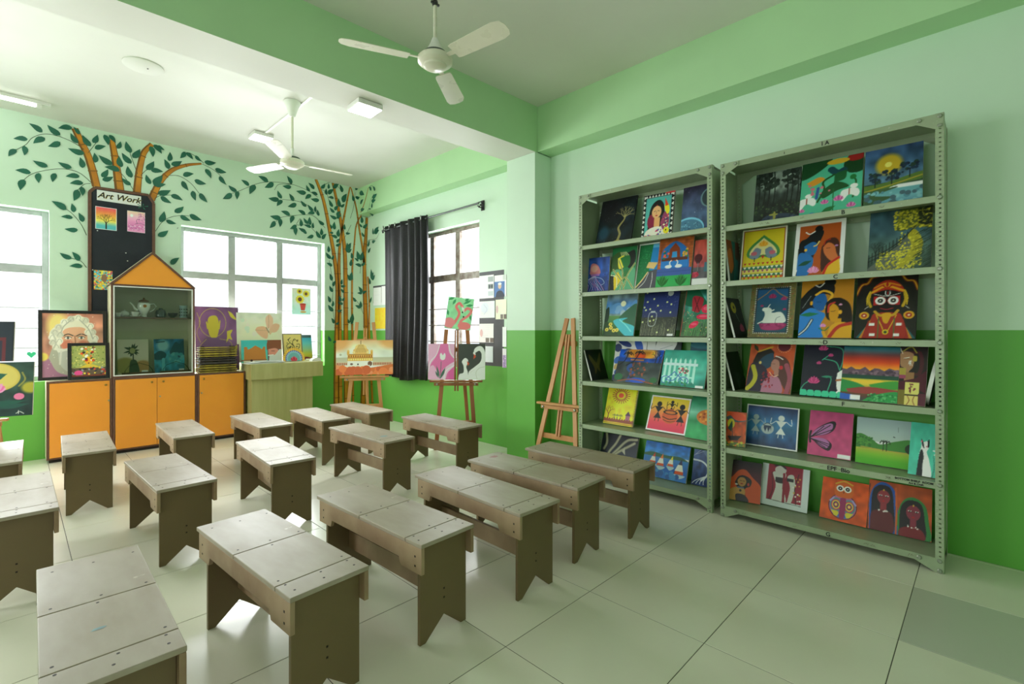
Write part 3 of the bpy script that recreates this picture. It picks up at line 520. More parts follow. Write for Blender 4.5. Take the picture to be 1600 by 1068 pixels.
@art
def krishna(c):
    c.r(0, 0, 1, 1, 'b04c28').n(.12).e(.76, .08, .13, .1, '581c28')
    for k in range(20): c.e(.76+.15*math.cos(k*.314), .08+.12*math.sin(k*.314), .008, .006, 'e0c0a0')
    c.b([.1, .4, .2, .2, .4, .12, .55, .2, .5, .3, .3, .35, .2, .5], '201c18').leafy(.2, .2, .08, .05, .04, '303820').s_([.2, .2, .4, .13, .5, .1], .04, 'b88c28').b([.22, .4, .35, .28, .52, .22, .56, .35, .5, .5, .36, .55, .25, .5], '203c50').b([0, 1, .05, .5, .2, .42, .45, .58, .45, 1], '241c30').s_([.12, .5, .2, .7, .15, .85, .05, .95], .1, 'a8a028').e(.27, .42, .03, .03, 'c8b060')
    c.b([.5, .45, .58, .3, .75, .28, .9, .4, .98, .7, .95, 1, .7, .7], '50302c').b([.52, .4, .58, .34, .68, .38, .7, .52, .62, .58, .53, .52], 'a07064').s_([.6, .28, .68, .3, .76, .34], .02, 'e0d8d0').e(.74, .5, .04, .04, 'b82830').r(.6, .55, .7, .66, 'a07064').s_([.85, .45, .95, .7, .9, 1], .1, '904858')
    c.b([.35, 1, .4, .78, .6, .66, .75, .75, .8, 1], 'a06880').d(30, .35, .6, .6, .9, .02, 'a83848 701828').s_([.5, .6, .6, .68, .7, .65], .012, 'e0c8a0').s_([.54, .43, .6, .43], .008, '301010')
@art
def lotusstem(c):
    c.r(0, 0, 1, 1, '161828').e(.45, .06, .0, .0, 'c02868')
    for q in ([.5, .06, .85, .1, .9, .3, .85, .5], [.5, .3, .75, .35, .85, .5], [.45, .32, .6, .22, .62, .2], [0, .92, .1, .78, .3, .68], [.55, .62, .68, .66, .62, .9], [.9, .2, 1, .15]): c.s_(q, .022, '389878')
    for x, y, w in ((.45, .14, .16), (.63, .25, .09), (.38, .4, .09), (.3, .76, .2)): c.lotus(x, y, w, 'a83068', 'c04880')
    c.leafy(.45, .63, .72, .62, .03, '2c8064').b([.8, .55, .92, .48, 1, .5, 1, .9, .84, .86, .8, .7], 'd8dcd8').s_([.8, .68, .95, .66], .05, '985830').s_([.88, .85, .82, .9], .04, 'd8dcd8')
    for k in range(6): c.b([.01+k*.165, .99, .01+k*.165, .9, .08+k*.165, .88, .155+k*.165, .9, .155+k*.165, .99], '38b890')
@art
def sunset(c):
    c.g('186070', '3c6874', '683c40', 'a83020', 'd04818', 'e88020', 'e8a828', y1=.45).n(.08, 6).p(sum([[x/12, .42+.035*math.sin(x*2.3)-.01*(x % 2)] for x in range(13)], [])+[1, .54, 0, .54], '5c4858').d(30, 0, 1, .44, .53, .03, '786070 443444')
    c.g('1c4038', '245038', y0=.53, y1=.62).g('a8a838', 'd0b840', '60602c', '5c3830', '384c4c', y0=.6).b([.2, .62, .75, .62, .5, .68, .2, .66], 'e8b838').b([0, .62, .3, .68, .45, .78, 0, .85], '288040').b([.5, .7, .8, .63, 1, .62, 1, .75, .6, .76], '3c8c38').b([.1, .8, .5, .74, 1, .78, 1, .82, .6, .86, .2, .86], '903c38').b([.4, 1, .6, .88, 1, .8, 1, 1], '2c8c48').d(60, .5, 1, .84, 1, .015, '58a868 1c6838').p([0, .88, .25, .9, .3, .99, 0, .99], '2858b0').r(.19, .9, .37, .985, 'e4e6ea')
@art
def egypt(c):
    c.r(0, 0, 1, 1, '201818').e(.45, .3, .42, .3, '40141c').e(.4, .3, .33, .26, '181414').b([.0, .14, .2, .1, .5, .15, .5, .35, .35, .45, .3, .58, .2, .58, .2, .4, .04, .34], '987050').s_([.1, .1, .4, .02, .6, .12], .05, '908830').s_([.15, .22, .35, .2], .03, 'e0dcd0').s_([.16, .22, .33, .22], .015, '201010').s_([.0, .05, .1, .14], .03, 'd8d0c0').e(.55, .22, .08, .06, 'a89838').e(.38, .29, .05, .04, 'c0b8b0').d(12, .3, .5, .25, .34, .012, 'e0dcd8')
    c.r(.0, .38, .25, .52, '9c8c38').r(0, .5, .3, .56, '8c3c58').r(.25, .45, .55, .6, '886440').p([0, .62, .6, .55, 1, .4, 1, .8, .6, .7, 0, .82], '441020').r(.25, .62, .75, .82, 'c8c068').s_([.45, .8, .45, .66], .02, '502818').d(9, .32, .6, .65, .78, .03, '682030').r(.25, .84, .72, 1, 'c8b868').s_([.35, .84, .42, .92, .33, 1], .03, '804828').s_([.6, .84, .55, .92, .62, 1], .03, '804828').r(0, .75, .25, 1, '6c6024').r(.73, .8, 1, 1, '502030')
@art
def boat(c): c.g('c85020', 'b84818', '984814').n(.3).e(.5, .2, .5, .1, '405058').b([.1, .05, .6, 0, 1, .2, .5, .25], 'd84818').e(.25, .35, .18, .14, 'd0c028').s_([.3, .3, .35, .75], .03, '103028').p([.1, .5, .3, .25, .3, .6], '184838').p([.1, .72, .8, .68, .6, .82, .25, .84], '201410').r(0, .88, 1, 1, '58702c').d(20, 0, 1, .84, 1, .05, 'b8b030 c87020')
@art
def warliblue(c):
    c.g('14244c', '2c5c90', '3878a8', '285484', '182c50').n(.25, 8).fr(.03, 'dfe3e4')
    stick(c, .2, .72, .42, '9cacb0', .012); stick(c, .68, .74, .46, 'd8e0e0', .012); c.e(.43, .55, .12, .13, 'a8b4b8').p([.36, .55, .39, .63, .42, .52, .45, .63, .48, .52, .5, .6, .5, .48, .36, .48], '283c58').s_([.34, .48, .43, .42, .52, .48], .012, '283c58')
@art
def pinkfly(c):
    c.g('b04070', 'c04878', 'b84474').n(.08)
    for q in ([.05, .6, .2, .4, .5, .22, .62, .24, .58, .4, .4, .52], [.08, .64, .4, .62, .56, .72, .5, .86, .3, .8]): c.b(q, '201820').b([.08+(v-.08)*.88 if i % 2 == 0 else .55+(v-.55)*.84 for i, v in enumerate(q)], 'a868a0')
    for q in ([.05, .62, .5, .3], [.05, .62, .58, .38], [.05, .62, .35, .34], [.05, .64, .5, .72], [.05, .64, .42, .8], [.05, .64, .54, .78]): c.s_(q, .02, '201820')
    c.s_([.06, .48, .04, .6, .06, .72], .05, '181418').tag(.7, .9, .28, .085)
@art
def greenland(c):
    c.g('90a4a8', 'a0b4b4', 'a8b8b0', y1=.5).b([-.05, .4, .1, .36, .3, .46, .45, .55, .7, .46, 1, .4, 1.05, .7, -.05, .7], '3c7c30').d(60, 0, .3, .42, .62, .02, '2c6428 4c8c38').g('a8a838', '78b028', '50a420', '48a01c', y0=.66).s_([.1, .64, .6, .67, 1, .67], .02, 'a8983c').e(.97, .58, .09, .1, '1c2c18')
    for x in (.5, .56): c.s_([x, .68, x+.01, .5], .012, '202818'); [c.s_([x+.01, .5, x+.01+.05*math.cos(a*.8), .48-.03*math.sin(a*.8), x+.07*math.cos(a*.8), .53], .01, '202c18') for a in range(5)]
    c.s_([.68, .36, .7, .37], .02, '202828').s_([.76, .15, .76, .25], .006, '404848')
@art
def cat(c):
    c.g('38a890', '40b098', '48b8a0').n(.08).b([.3, 1, .36, .6, .42, .45, .4, .34, .5, .36, .62, .34, .68, .45, .62, .55, .72, .7, .8, 1], 'e4e8e8').b([.3, 1, .36, .62, .44, .5, .52, .62, .5, .8, .5, 1], '14181c').b([.4, .3, .44, .42, .52, .48, .48, .36], '14181c').b([.62, .34, .68, .3, .7, .42, .64, .46], '14181c').e(.43, .35, .03, .02, 'b83858').e(.6, .44, .02, .015, 'a83048')
    c.s_([.85, 1, .9, .8, .85, .6], .015, '205048').d(6, .8, .98, .5, .58, .03, 'e8ecec')
@art
def veil(c):
    c.g('180c10', '481424', '501828', '401020').b([0, 1, 0, .6, .2, .4, .35, .25, .55, .22, .75, .38, 1, .6, 1, 1], 'c84c14').b([.25, .55, .35, .4, .52, .36, .72, .45, .7, .6, .55, .7, .6, 1, .4, .8], '1c1410').b([.32, .5, .4, .42, .52, .42, .58, .5, .54, .6, .45, .64, .36, .6], 'b07c38').s_([.4, .5, .45, .5], .012, '200c08').s_([.48, .5, .53, .5], .012, '200c08').e(.45, .57, .04, .015, '982014').b([.08, 1, .1, .78, .25, .68, .5, .66, .56, .8, .5, 1], 'b88840').b([.3, 1, .3, .84, .55, .84, .66, 1], '282024').r(.33, .65, .52, .69, '606878').e(.42, .74, .035, .03, '101010').e(.3, .6, .04, .02, 'd8d0c8').e(.64, .57, .03, .04, 'b83828')
@art
def redwomen(c):
    c.r(0, 0, 1, 1, 'c8d0d0').r(.14, 0, .86, .85, '90142c').b([.25, .85, .32, .5, .24, .2, .4, .18, .52, .2, .48, .5, .55, .85], 'c8c8c0').b([.3, .3, .5, .3, .48, .42, .32, .42], '282428').e(.4, .12, .12, .1, 'c8c4bc').b([.58, .85, .62, .5, .55, .25, .68, .2, .72, .5, .66, .85], 'c4c4bc').r(.54, .28, .68, .36, '201c20').s_([.48, .2, .5, .85], .05, '881428').s_([.28, .03, .4, .0, .5, .06], .04, '201418').s_([.2, .85, .26, .6, .22, .2], .015, '401018').s_([.78, .15, .72, .5, .76, .85], .02, '401018').d(16, .66, .84, .2, .8, .015, 'c8a040 e0d8d0').s_([.14, .85, .86, .88], .01, '202020')
@art
def owl(c):
    c.r(0, 0, 1, 1, 'd05010').n(.15).e(.48, .64, .3, .3, '281820').e(.48, .64, .285, .285, 'a8608c')
    for k in (-1, 1):
        for j, (rr, cc) in enumerate(((.26, '388c88'), (.21, 'c03860'), (.165, 'd8c838'), (.12, '5c2c68'), (.07, 'e09028'), (.03, 'd8d8a0'))): c.e(.48+k*.14, .62, rr*.5, rr*.62, cc)
        c.p([.48, .9, .48+k*.1, .76, .48+k*.24, .76, .48+k*.16, .88], 'd0c030').p([.48, .92, .48+k*.04, .74, .48+k*.1, .9], '3c6cb0').s_([.48+k*.27, .55, .48+k*.2, .46], .04, 'a88cc0')
    c.b([.42, .45, .54, .45, .53, .9, .43, .9], '902858').b([.28, .3, .3, .12, .48, .06, .66, .12, .68, .3, .62, .42, .34, .42], 'c85c18').s_([.3, .12, .48, .04, .66, .1], .03, 'c8a028')
    for x in (.4, .56): c.e(x, .22, .08, .075, 'e8e0d0').e(x, .22, .045, .045, '181010').e(x, .22, .015, .015, 'e8e8e8')
    c.p([.46, .28, .5, .28, .48, .34], '803010')
@art
def twowomen(c):
    c.g('b04c18', 'c05018', 'b84818').n(.12)
    for x, y, w, sc, vl, dr in ((.25, .3, .19, '8c2c34', '2050a0', '5c1c20'), (.72, .5, .2, '84283c', '2c7c38', '781820')):
        c.b([x-w*1.15, 1, x-w*1.2, y+.1, x-w*.8, y-.18, x, y-.28, x+w*.9, y-.15, x+w*1.2, y+.2, x+w*1.25, 1], vl).b([x-w*1.05, 1, x-w, y, x-w*.6, y-.18, x, y-.22, x+w*.6, y-.16, x+w*.85, y+.1, x+w*.85, 1], '1c1418').r(x-.05, y+.1, x+.05, y+.32, sc); face(c, x, y+.02, w*.55, sc)
        for k in (-1, 1): c.e(x+k*w*.27, y-.01, .03, .012, 'e0d8d0').e(x+k*w*.27, y-.01, .01, .01, '101010')
        c.b([x-w*1.1, 1, x-w, y+.36, x-.04, y+.28, x+.06, y+.28, x+w*.8, y+.36, x+w*.8, 1], dr).e(x, y-.12, .012, .02, 'c8a028').d(8, x-.08, x+.08, y+.27, y+.31, .012, 'e8e0d8')
    c.s_([.44, .1, .46, .5, .46, 1], .03, 'c85c20').s_([.0, .3, .02, .1], .02, '481010')
# pictures elsewhere in the room
@art
def oldman(c):
    c.g('b87864', 'c08c74', 'b07868', 'a87080').n(.25).e(.25, .2, .12, .15, 'e0c878', soft=.8).b([0, .75, .2, .7, .4, .9, .5, 1, 0, 1], 'a0708c').b([.1, .7, .2, .5, .4, .55, .8, .5, .95, .7, .9, 1, .3, .95], 'a8a898')
    c.b([.15, .5, .12, .3, .3, .15, .5, .04, .72, .08, .8, .25, .9, .4, .85, .55, .6, .3, .35, .3, .3, .5], 'd8d4c0').b([.3, .5, .33, .28, .5, .22, .7, .25, .73, .45, .7, .6, .5, .66, .35, .62], 'd8a484').e(.4, .5, .08, .06, 'c87860', soft=.6).e(.66, .5, .07, .05, 'c87860', soft=.6)
    for x in (.41, .63): c.s_([x-.08, .36, x, .33, x+.08, .355], .025, '584c40').e(x, .39, .05, .02, 'e8dcd0').e(x, .39, .02, .02, '485048').s_([x-.06, .38, x, .365, x+.06, .385], .012, '403028')
    for k, (x, y) in enumerate(((.2, .3), (.16, .38), (.17, .46), (.22, .53), (.26, .22), (.35, .14), (.46, .09), (.58, .07), (.7, .11), (.78, .2), (.82, .3), (.86, .4), (.84, .5), (.74, .3), (.28, .34), (.27, .44))): c.e(x, y, .055, .045, 'dcdacb' if k % 2 else 'c4c2b2', soft=.25).s_([x-.04, y+.02, x-.01, y-.03, x+.03, y-.02, x+.04, y+.02], .008, '989684')
    for k in range(14): x = .3+.034*k; c.s_([x, .64, x+.02*math.sin(k), .78, x+.03, .93-abs(k-7)*.012], .008, 'd4d4ca' if k % 2 else '9ca298')
    c.s_([.52, .36, .53, .48, .48, .52, .56, .52], .02, 'a86c50').b([.2, .54, .35, .56, .5, .53, .7, .56, .75, .62, .5, .64, .3, .66], 'd8d8cc').b([.25, .62, .5, .58, .78, .62, .76, .8, .6, .97, .4, .92, .28, .8], 'b8bcb0').s_([.3, .6, .28, .8], .03, 'd0d0c4').s_([.16, .3, .22, .45, .18, .55], .03, 'b8b8a8').s_([.5, .08, .35, .2, .3, .3], .02, 'a8a898').s_([.6, .1, .75, .25, .82, .4], .02, 'a8a898').d(50, 0, 1, 0, 1, .006, 'f0e8d8').e(.02, .68, .06, .05, 'e0c860', soft=.5)
@art
def festive(c):
    c.r(0, 0, 1, 1, '98a05c').d(160, 0, 1, 0, .7, .02, 'b8b45c 687c38 788c48 d0c870').e(.5, .5, .12, .12, 'e0a028').d(40, .3, .7, .05, .6, .035, '382820 d85820 e8b030 e8e0d0 a82820').b([.2, .72, .5, .6, .8, .72], 'c8b03c').r(.0, .72, 1, 1, '5c4c3c').d(50, 0, 1, .72, 1, .03, '303038 909498 c83830 e8c040').e(.2, .88, .12, .08, 'd04888').e(.38, .76, .06, .03, '282828').e(.58, .76, .06, .03, '282828').r(.0, .95, 1, 1, '783828')
@art
def buddha(c):
    c.g('6c4470', '7c5080', '745078', '604068').n(.12)
    for k in range(30): c.s_([.4+.3*math.cos(k*.21), .25+.22*math.sin(k*.21), .4+.3*math.cos(k*.21+.21), .25+.22*math.sin(k*.21+.21)], .014, 'a89850')
    c.b([.28, .3, .3, .18, .4, .14, .5, .16, .54, .3, .5, .45, .42, .5, .32, .44], 'b8a838').s_([.26, .24, .28, .34], .03, 'b8a838').s_([.56, .22, .54, .34], .03, 'b8a838').b([.1, .7, .2, .5, .4, .48, .6, .5, .8, .6, .75, .7], '684870').s_([.25, .5, .1, .62, .2, .72], .012, 'a89850').s_([.55, .5, .8, .55, .8, .7, .6, .68], .012, 'a89850')
    for k in range(14): c.p([.04+k*.06, .82, .07+k*.06, .68+.03*(k % 3), .1+k*.06, .82], 'a8983c')
    c.r(.03, .8, .85, 1, '9c8c38').b([.75, .06, .85, .1, .95, .2, .82, .16], 'c0b040').b([.72, .38, .85, .36, .8, .44, .84, .52, .76, .5, .7, .56, .72, .46], 'c0b040').s_([.05, .1, .12, .25, .04, .4, .12, .55], .012, 'a89058').b([.8, .7, .95, .6, .92, .75, .82, .82], 'a89848')
@art
def palefly(c):
    c.r(0, 0, 1, 1, 'd4d8c8').n(.08).e(.5, .6, .4, .3, 'e0dcc0', soft=.8).d(14, 0, 1, 0, 1, .05, 'c8d8c4 dcd8c8').b([.22, 1, .25, .8, .3, .78, .34, 1], '98ccb0').s_([.25, .82, .4, 1], .02, 'a0c8b0')
    for q, k in (([.4, .35, .45, .29, .6, .28, .68, .35, .66, .52, .55, .5, .45, .42], 'dcae8c'), ([.66, .33, .63, .12, .72, .03, .8, .12, .78, .27], 'dcb49a'), ([.7, .34, .82, .22, .95, .25, .88, .38, .76, .4], 'd8ae90'), ([.69, .36, .78, .37, .72, .45], 'd4b490')): c.b(q, k)
    c.s_([.64, .3, .7, .4], .02, '807860').s_([.4, .35, .55, .36, .67, .36], .008, 'b09070').s_([.7, .05, .7, .2, .69, .33], .008, 'b09070')
@art
def fortman(c):
    c.g('38a8a8', '48b4b0', '58b8a0').p([.06, .9, .07, .3, .14, .3, .16, .42, .24, .36, .34, .24, .46, .36, .5, .42, .54, .3, .58, .3, .6, .95], 'b87430').r(0, .86, .62, .92, '804828').r(.05, .9, .62, 1, 'd0c8b0').e(.24, .9, .03, .05, '301810').r(.64, 0, 1, 1, '705050').b([.62, .45, .64, .1, .78, 0, .98, 0, 1, .4, .8, .38, .7, .42], '80482c').b([.66, .42, .84, .38, .92, .5, .86, .7, .7, .74, .66, .6], 'd08874').b([.68, .72, .82, .68, .94, .45, 1, .5, 1, 1, .7, 1], 'c8ccc4').s_([.74, .5, .82, .51], .012, '5c2820').s_([.66, .7, .78, .68], .03, 'd8d8d0')
@art
def vines(c):
    c.r(0, 0, 1, 1, '706450').d(200, 0, 1, 0, 1, .012, 'b0a078 403828').r(.06, .04, .94, .97, 'dcc878')
    for q in ([.5, .95, .45, .7, .6, .55, .5, .35, .6, .2, .75, .3], [.5, .7, .3, .6, .2, .45, .35, .35], [.55, .6, .8, .55, .85, .4, .7, .4], [.5, .8, .25, .8, .15, .65], [.52, .45, .3, .25, .4, .15], [.5, .8, .75, .8, .85, .65]): c.s_(q, .03, '4c4018')
    c.d(24, .15, .85, .2, .9, .03, '4c4420 605020')
@art
def mandala(c):
    c.r(0, 0, 1, 1, 'd8a030')
    for k in range(28): c.e(.5+.44*math.cos(k*.2244), .5+.44*math.sin(k*.2244), .03, .03, 'e8c860')
    c.e(.5, .5, .38, .38, '486cb8').e(.5, .5, .33, .33, '88b8c8').e(.5, .5, .27, .27, '68a8b0')
    for k in range(24): c.e(.5+.35*math.cos(k*.262), .5+.35*math.sin(k*.262), .015, .015, 'd8d8e8')
    c.lotus(.5, .62, .24, 'b82840', 'd05060', 7)
@art
def beach(c): c.g('406068', y1=.12).g('38a0c0', '60b8c0', '88b890', 'b8b838', '98902c', y0=.12).r(0, .0, 1, .11, '406068').b([0, 1, .3, .92, .7, .88, 1, 1], '702818').r(.6, .95, 1, 1, 'c8c8c0')
@art
def goldtemple(c):
    c.g('d8b080', 'dccfa8', 'd8dcca', 'd4dace', 'c8d0c4', y1=.6).n(.08, 6).e(0, .1, .16, .16, 'd08438', soft=.9, al=.6).e(.97, .05, .14, .14, 'd08c40', soft=.9, al=.6).g('b0b098', 'c0bca0', y0=.5, y1=.64)
    c.r(0, .64, 1, .74, 'c8b090'); [c.r(.02+k*.03, .655, .035+k*.03, .72, '98402c') for k in range(32)]
    c.r(.2, .42, .64, .6, 'd8a848').r(.2, .6, .64, .75, 'dcdcd4').e(.43, .28, .11, .13, 'd8b468').e(.43, .36, .13, .09, 'd8b468').s_([.43, .16, .43, .06], .01, '604820').r(.2, .4, .64, .43, 'b07c38').r(.2, .5, .64, .52, 'a06c30')
    for k in range(11): c.r(.215+k*.039, .445, .235+k*.039, .49, '8c4828').r(.215+k*.039, .535, .235+k*.039, .58, 'f0dc90')
    for x in (.21, .62): c.e(x, .32, .022, .04, 'd8b468').r(x-.02, .33, x+.02, .42, 'd0a048')
    for k in range(5): c.s_([.36+k*.035, .35, .43, .18], .006, '906828')
    c.e(.43, .22, .1, .1, 'dcc078').e(.43, .3, .135, .07, 'd4b068').s_([.43, .12, .43, .02], .01, '604820')
    for k in range(7): c.s_([.34+k*.03, .36, .43+(k-3)*.012, .14], .005, '8c6428')
    for x in (.31, .55): c.e(x, .36, .025, .04, 'e0c888')
    c.e(.59, .68, .04, .07, '705040').e(.38, .7, .012, .03, '303030').e(.27, .69, .025, .03, '705850').e(.08, .42, .02, .03, 'a8a890').p([.1, .74, .35, .74, .42, .82, .6, .8, 1, .7, 1, 1, 0, 1, 0, .76], 'c86c38').p([.15, .72, .6, .72, .55, .78, .15, .78], 'e0dcd0').d(50, 0, 1, .8, 1, .06, 'd87840 c05c34 d88c60')
@art
def flamingo(c):
    c.r(0, 0, 1, 1, '90d0a0').n(.06)
    for q in ([.0, .1, .25, .0], [.6, .2, .9, .05], [.7, .25, 1, .2], [.65, .1, .8, 0], [.1, .6, .0, .4], [.9, .5, 1, .7], [.2, .25, .3, .05]): c.leafy(*q, .05, '38905c')
    c.s_([.25, .95, .4, .75, .5, .5, .35, .3, .45, .18, .58, .28], .1, 'e07070').s_([.6, .98, .6, .75, .85, .55, .95, .4, .8, .32, .68, .4], .1, 'e07878').e(.16, .82, .22, .16, 'e08088').e(.75, .88, .25, .12, 'e07878').p([.55, .26, .68, .36, .6, .4], 'f0ece0').p([.68, .36, .6, .46, .66, .48], 'f0ece0').e(.62, .46, .03, .03, '282828').e(.68, .6, .03, .03, '282828')
@art
def tulip(c):
    c.g('d870a8', 'd468a0').b([0, 0, .4, 0, .3, .35, .12, .55, 0, .75], 'dca8c8').b([0, .7, .2, .6, .4, .85, .55, 1, 0, 1], 'dca8c8').b([.75, 0, 1, 0, 1, .4, .8, .25], 'dca8c8').b([.9, .55, 1, .5, 1, 1, .8, 1, .8, .7], 'd45c9c').b([.45, .95, .6, .7, 1, .5, 1, .62, .75, .8, .65, 1], 'e0b8d0')
    for q in ([.45, 0, .32, .3, .1, .5, 0, .8], [.78, 0, .85, .25, 1, .4], [.6, 1, .7, .75, 1, .6]): c.s_(q, .025, 'f4eaf0')
    c.s_([.47, .95, .5, .5], .02, '486858').leafy(.45, .98, .32, .6, .04, '486c5c').leafy(.47, .98, .66, .66, .05, '3c6050').leafy(.4, .95, .28, .75, .03, '3c6050').b([.46, .42, .45, .3, .5, .26, .56, .32, .62, .26, .66, .32, .64, .42, .55, .46], 'f4f0f4')
@art
def swan2(c):
    c.r(0, 0, 1, 1, '3c403c').b([.0, 1, .05, .85, .2, .8, .2, .62, .14, .5, .25, .4, .36, .45, .35, .55, .3, .65, .36, .8, .34, 1], 'e8e8e0').p([.33, .48, .42, .56, .35, .62], 'c04828').b([.36, 1, .4, .78, .6, .65, .82, .5, .86, .3, .78, .2, .66, .24, .58, .28, .6, .15, .75, .07, .9, .1, .99, .25, 1, .5, 1, 1], 'ecece6').b([.6, .2, .64, .3, .6, .34, .55, .26], 'ecece6').p([.58, .28, .66, .36, .56, .44], 'c84c2c').s_([.7, .98, .66, .8, .78, .68, .98, .64], .012, 'a8a8a0').s_([.45, .8, .6, .72], .01, 'c0c0b8')
@art
def lotusmoon(c):
    c.g('243c34', '2c4438', '1c3430', '183030').n(.3).e(.35, .28, .42, .26, 'b8a040').e(.35, .28, .36, .22, 'c8b45c', soft=.2).s_([.8, .2, .85, .33, .75, .45], .03, '88843c').e(.95, .48, .12, .08, 'a89c30', soft=.6).leafy(.1, .35, .55, .22, .1, '1c5444').s_([.4, .3, .42, .75], .015, '5c7048').lotus(.35, .56, .27, 'd86098', 'e890b8', 9).e(.76, .64, .09, .06, 'd87098').leafy(.0, .82, .9, .72, .07, '184c40').leafy(.4, .85, .95, .78, .05, '1c4840').s_([.72, .95, .78, .92, .85, .96], .012, 'd8d8d0').s_([.76, .9, .76, .96], .01, 'd8d8d0')
@art
def darkframe(c): c.r(0, 0, 1, 1, '1c2430').fr(.03, '101418').r(.1, .4, .85, 1, '602028').r(.2, .48, .78, 1, '282838')
@art
def darkbloom(c):                                     # plain generic stand-in
    c.g('c8bcac', 'ccc0b0', 'b0a488').e(.25, .75, .3, .2, '98884c', soft=.3).e(.8, .8, .25, .16, 'a87c4c', soft=.3).b([.35, .98, .4, .65, .5, .58, .62, .65, .68, .98], '303830').s_([.5, .6, .5, .4], .04, '28302c')
    for k in range(26): a = c.R.rand()*6.28; r_ = .1+.2*c.R.rand(); c.leafy(.48, .32, .48+r_*1.2*math.cos(a), .3+r_*.7*math.sin(a), .035, '28302c')
    c.e(.48, .33, .09, .08, '989464').tag(.76, .9, .2, .06)
@art
def bluelake(c):
    c.g('1c5c88', '286c98', '3888a0', '2c7c94', '1c6484').n(.3).e(.3, .2, .14, .12, '88b8c8', soft=.8).b([0, .45, .2, .35, .4, .45, .3, .6, 0, .6], '103c54').b([.5, .4, .7, .1, .85, .15, 1, .05, 1, .55, .6, .5], '14405c').s_([.3, .6, .28, .98], .1, '58a8b8').d(20, .5, 1, .45, .7, .06, '3c8898 58a0a8').s_([.1, .1, .35, .08], .04, '103850').tag(.8, .9, .17, .06)
@art
def autumntree(c): c.g('d85068', 'e87048', 'f0a040', 'f0d058', '60b0b0', '48a0b0').n(.05).fr(.03, 'e8e4dc').r(.04, .82, .96, .96, '50a8b0').s_([.5, .95, .5, .7], .06, '181410'); [c.br(.5, .72, .18, a, .03, '181410', 4, .45) for a in (1.0, 1.6, 2.1)]
@art
def pinktree(c): c.g('f0c0a0', 'e8b0c0', 'd888b8', 'c870a8', 'd890b8').fr(.02, 'e8dce0').e(.25, .22, .08, .07, 'f8f0e0').d(80, .6, 1, .05, .5, .02, 'c870a8 a05890').d(60, 0, 1, .65, .9, .03, 'e8b8d0 b8609c').s_([1, .6, .7, .55, .45, .6], .02, '58384c').s_([.55, .58, .52, .42, .6, .35], .02, '403038')
@art
def patchwork(c): c.r(0, 0, 1, 1, 'c8b040').d(220, 0, 1, 0, 1, .05, '48a0b8 d87838 e8d048 387c68 b84868 58b8c8').e(.55, .4, .15, .2, '806048')
@art
def sunflowers(c):
    c.g('d8e8c8', 'c8e4d4', 'a8dce0').n(.05)
    for x, y, w in ((.42, .42, .26), (.75, .2, .2), (.4, .12, .16)):
        for k in range(14): c.leafy(x, y, x+w*math.cos(k*.449), y+w*.72*math.sin(k*.449), .05, 'f0c838')
        c.e(x, y, w*.4, w*.3, '684830')
    c.p([.42, .6, .74, .6, .68, .84, .48, .84], 'c84840').e(.58, .6, .17, .03, 'a83830').e(.6, .9, .16, .03, 'c89040')
@art
def goldfly(c): c.r(0, 0, 1, 1, '0c0e0c').b([.5, .45, .2, .15, .15, .3, .3, .55, .3, .8, .5, .6], '54481c').b([.52, .45, .85, .1, .8, .35, .65, .55, .62, .75, .5, .62], '54481c').s_([.5, .3, .52, .7], .012, '6c6030')
@art
def pinkbloom(c): c.r(0, 0, 1, 1, '101210').e(.4, .25, .18, .14, 'a89828').e(.42, .24, .05, .04, '181410').s_([.45, .4, .6, .6], .02, '88a090').lotus(.68, .85, .25, 'b83868', 'c84878', 9)
@art
def whitetwig(c): c.r(0, 0, 1, 1, '0e1210'); [c.br(.4, .98, .16, a, .012, '687478', 5, .4) for a in (.9, 1.3, 1.7)]
@art
def sidefig(c): c.g('803c1c', '604028', '1c3c38', '184840').b([.4, 0, .7, 0, .6, .4, .8, .5, .6, 1, .3, 1, .5, .5], '28706c').b([0, .3, .3, .2, .4, .6, .1, .8], 'a05c28')
@art
def plate(c): c.r(0, 0, 1, 1, '181818').n(.3)
def paper(seed, tint='e8ecf0', photo=None):
    def f(c):
        c.r(0, 0, 1, 1, tint)
        for k in range(7): c.s_([.1, .12+k*.1, .55+.3*c.R.rand(), .12+k*.1], .012, 'c8ccd0')
        if photo == 'man': c.r(0, .3, .85, 1, '4c70a8').b([.1, 1, .2, .78, .45, .7, .7, .78, .8, 1], '283040').e(.45, .5, .14, .13, 'c8a890').e(.45, .4, .15, .06, 'd8d8d8').r(.7, 0, 1, .25, 'c0c4c0')
        elif photo == 'two': c.r(.6, .08, .95, .3, '98a0a0').r(.6, .4, .95, .6, '808888').e(.7, .5, .06, .08, '404848').e(.86, .5, .06, .08, '404848').r(.6, .7, .95, .9, 'b0b8bc')
        elif photo == 'row': c.r(.45, .75, .7, .98, '706860').r(.75, .75, 1, .98, '685c54').e(.15, .5, .1, .2, 'c8a8a8')
        elif photo == 'side': c.e(.35, .4, .25, .3, 'c8d0dc').s_([.3, .2, .5, .5, .3, .8], .02, 'a8b0c0')
        elif photo == 'list': [c.e(.55, .15+k*.2, .1, .04, '687070') for k in range(4)]; c.r(.4, .04, .9, .1, '98a870')
        elif photo == 'pic': c.r(.1, .35, .9, 1, 'a888b8'); c.d(16, .1, .9, .4, 1, .09, 'd0c0d8 705c88 8890a8')
    return f
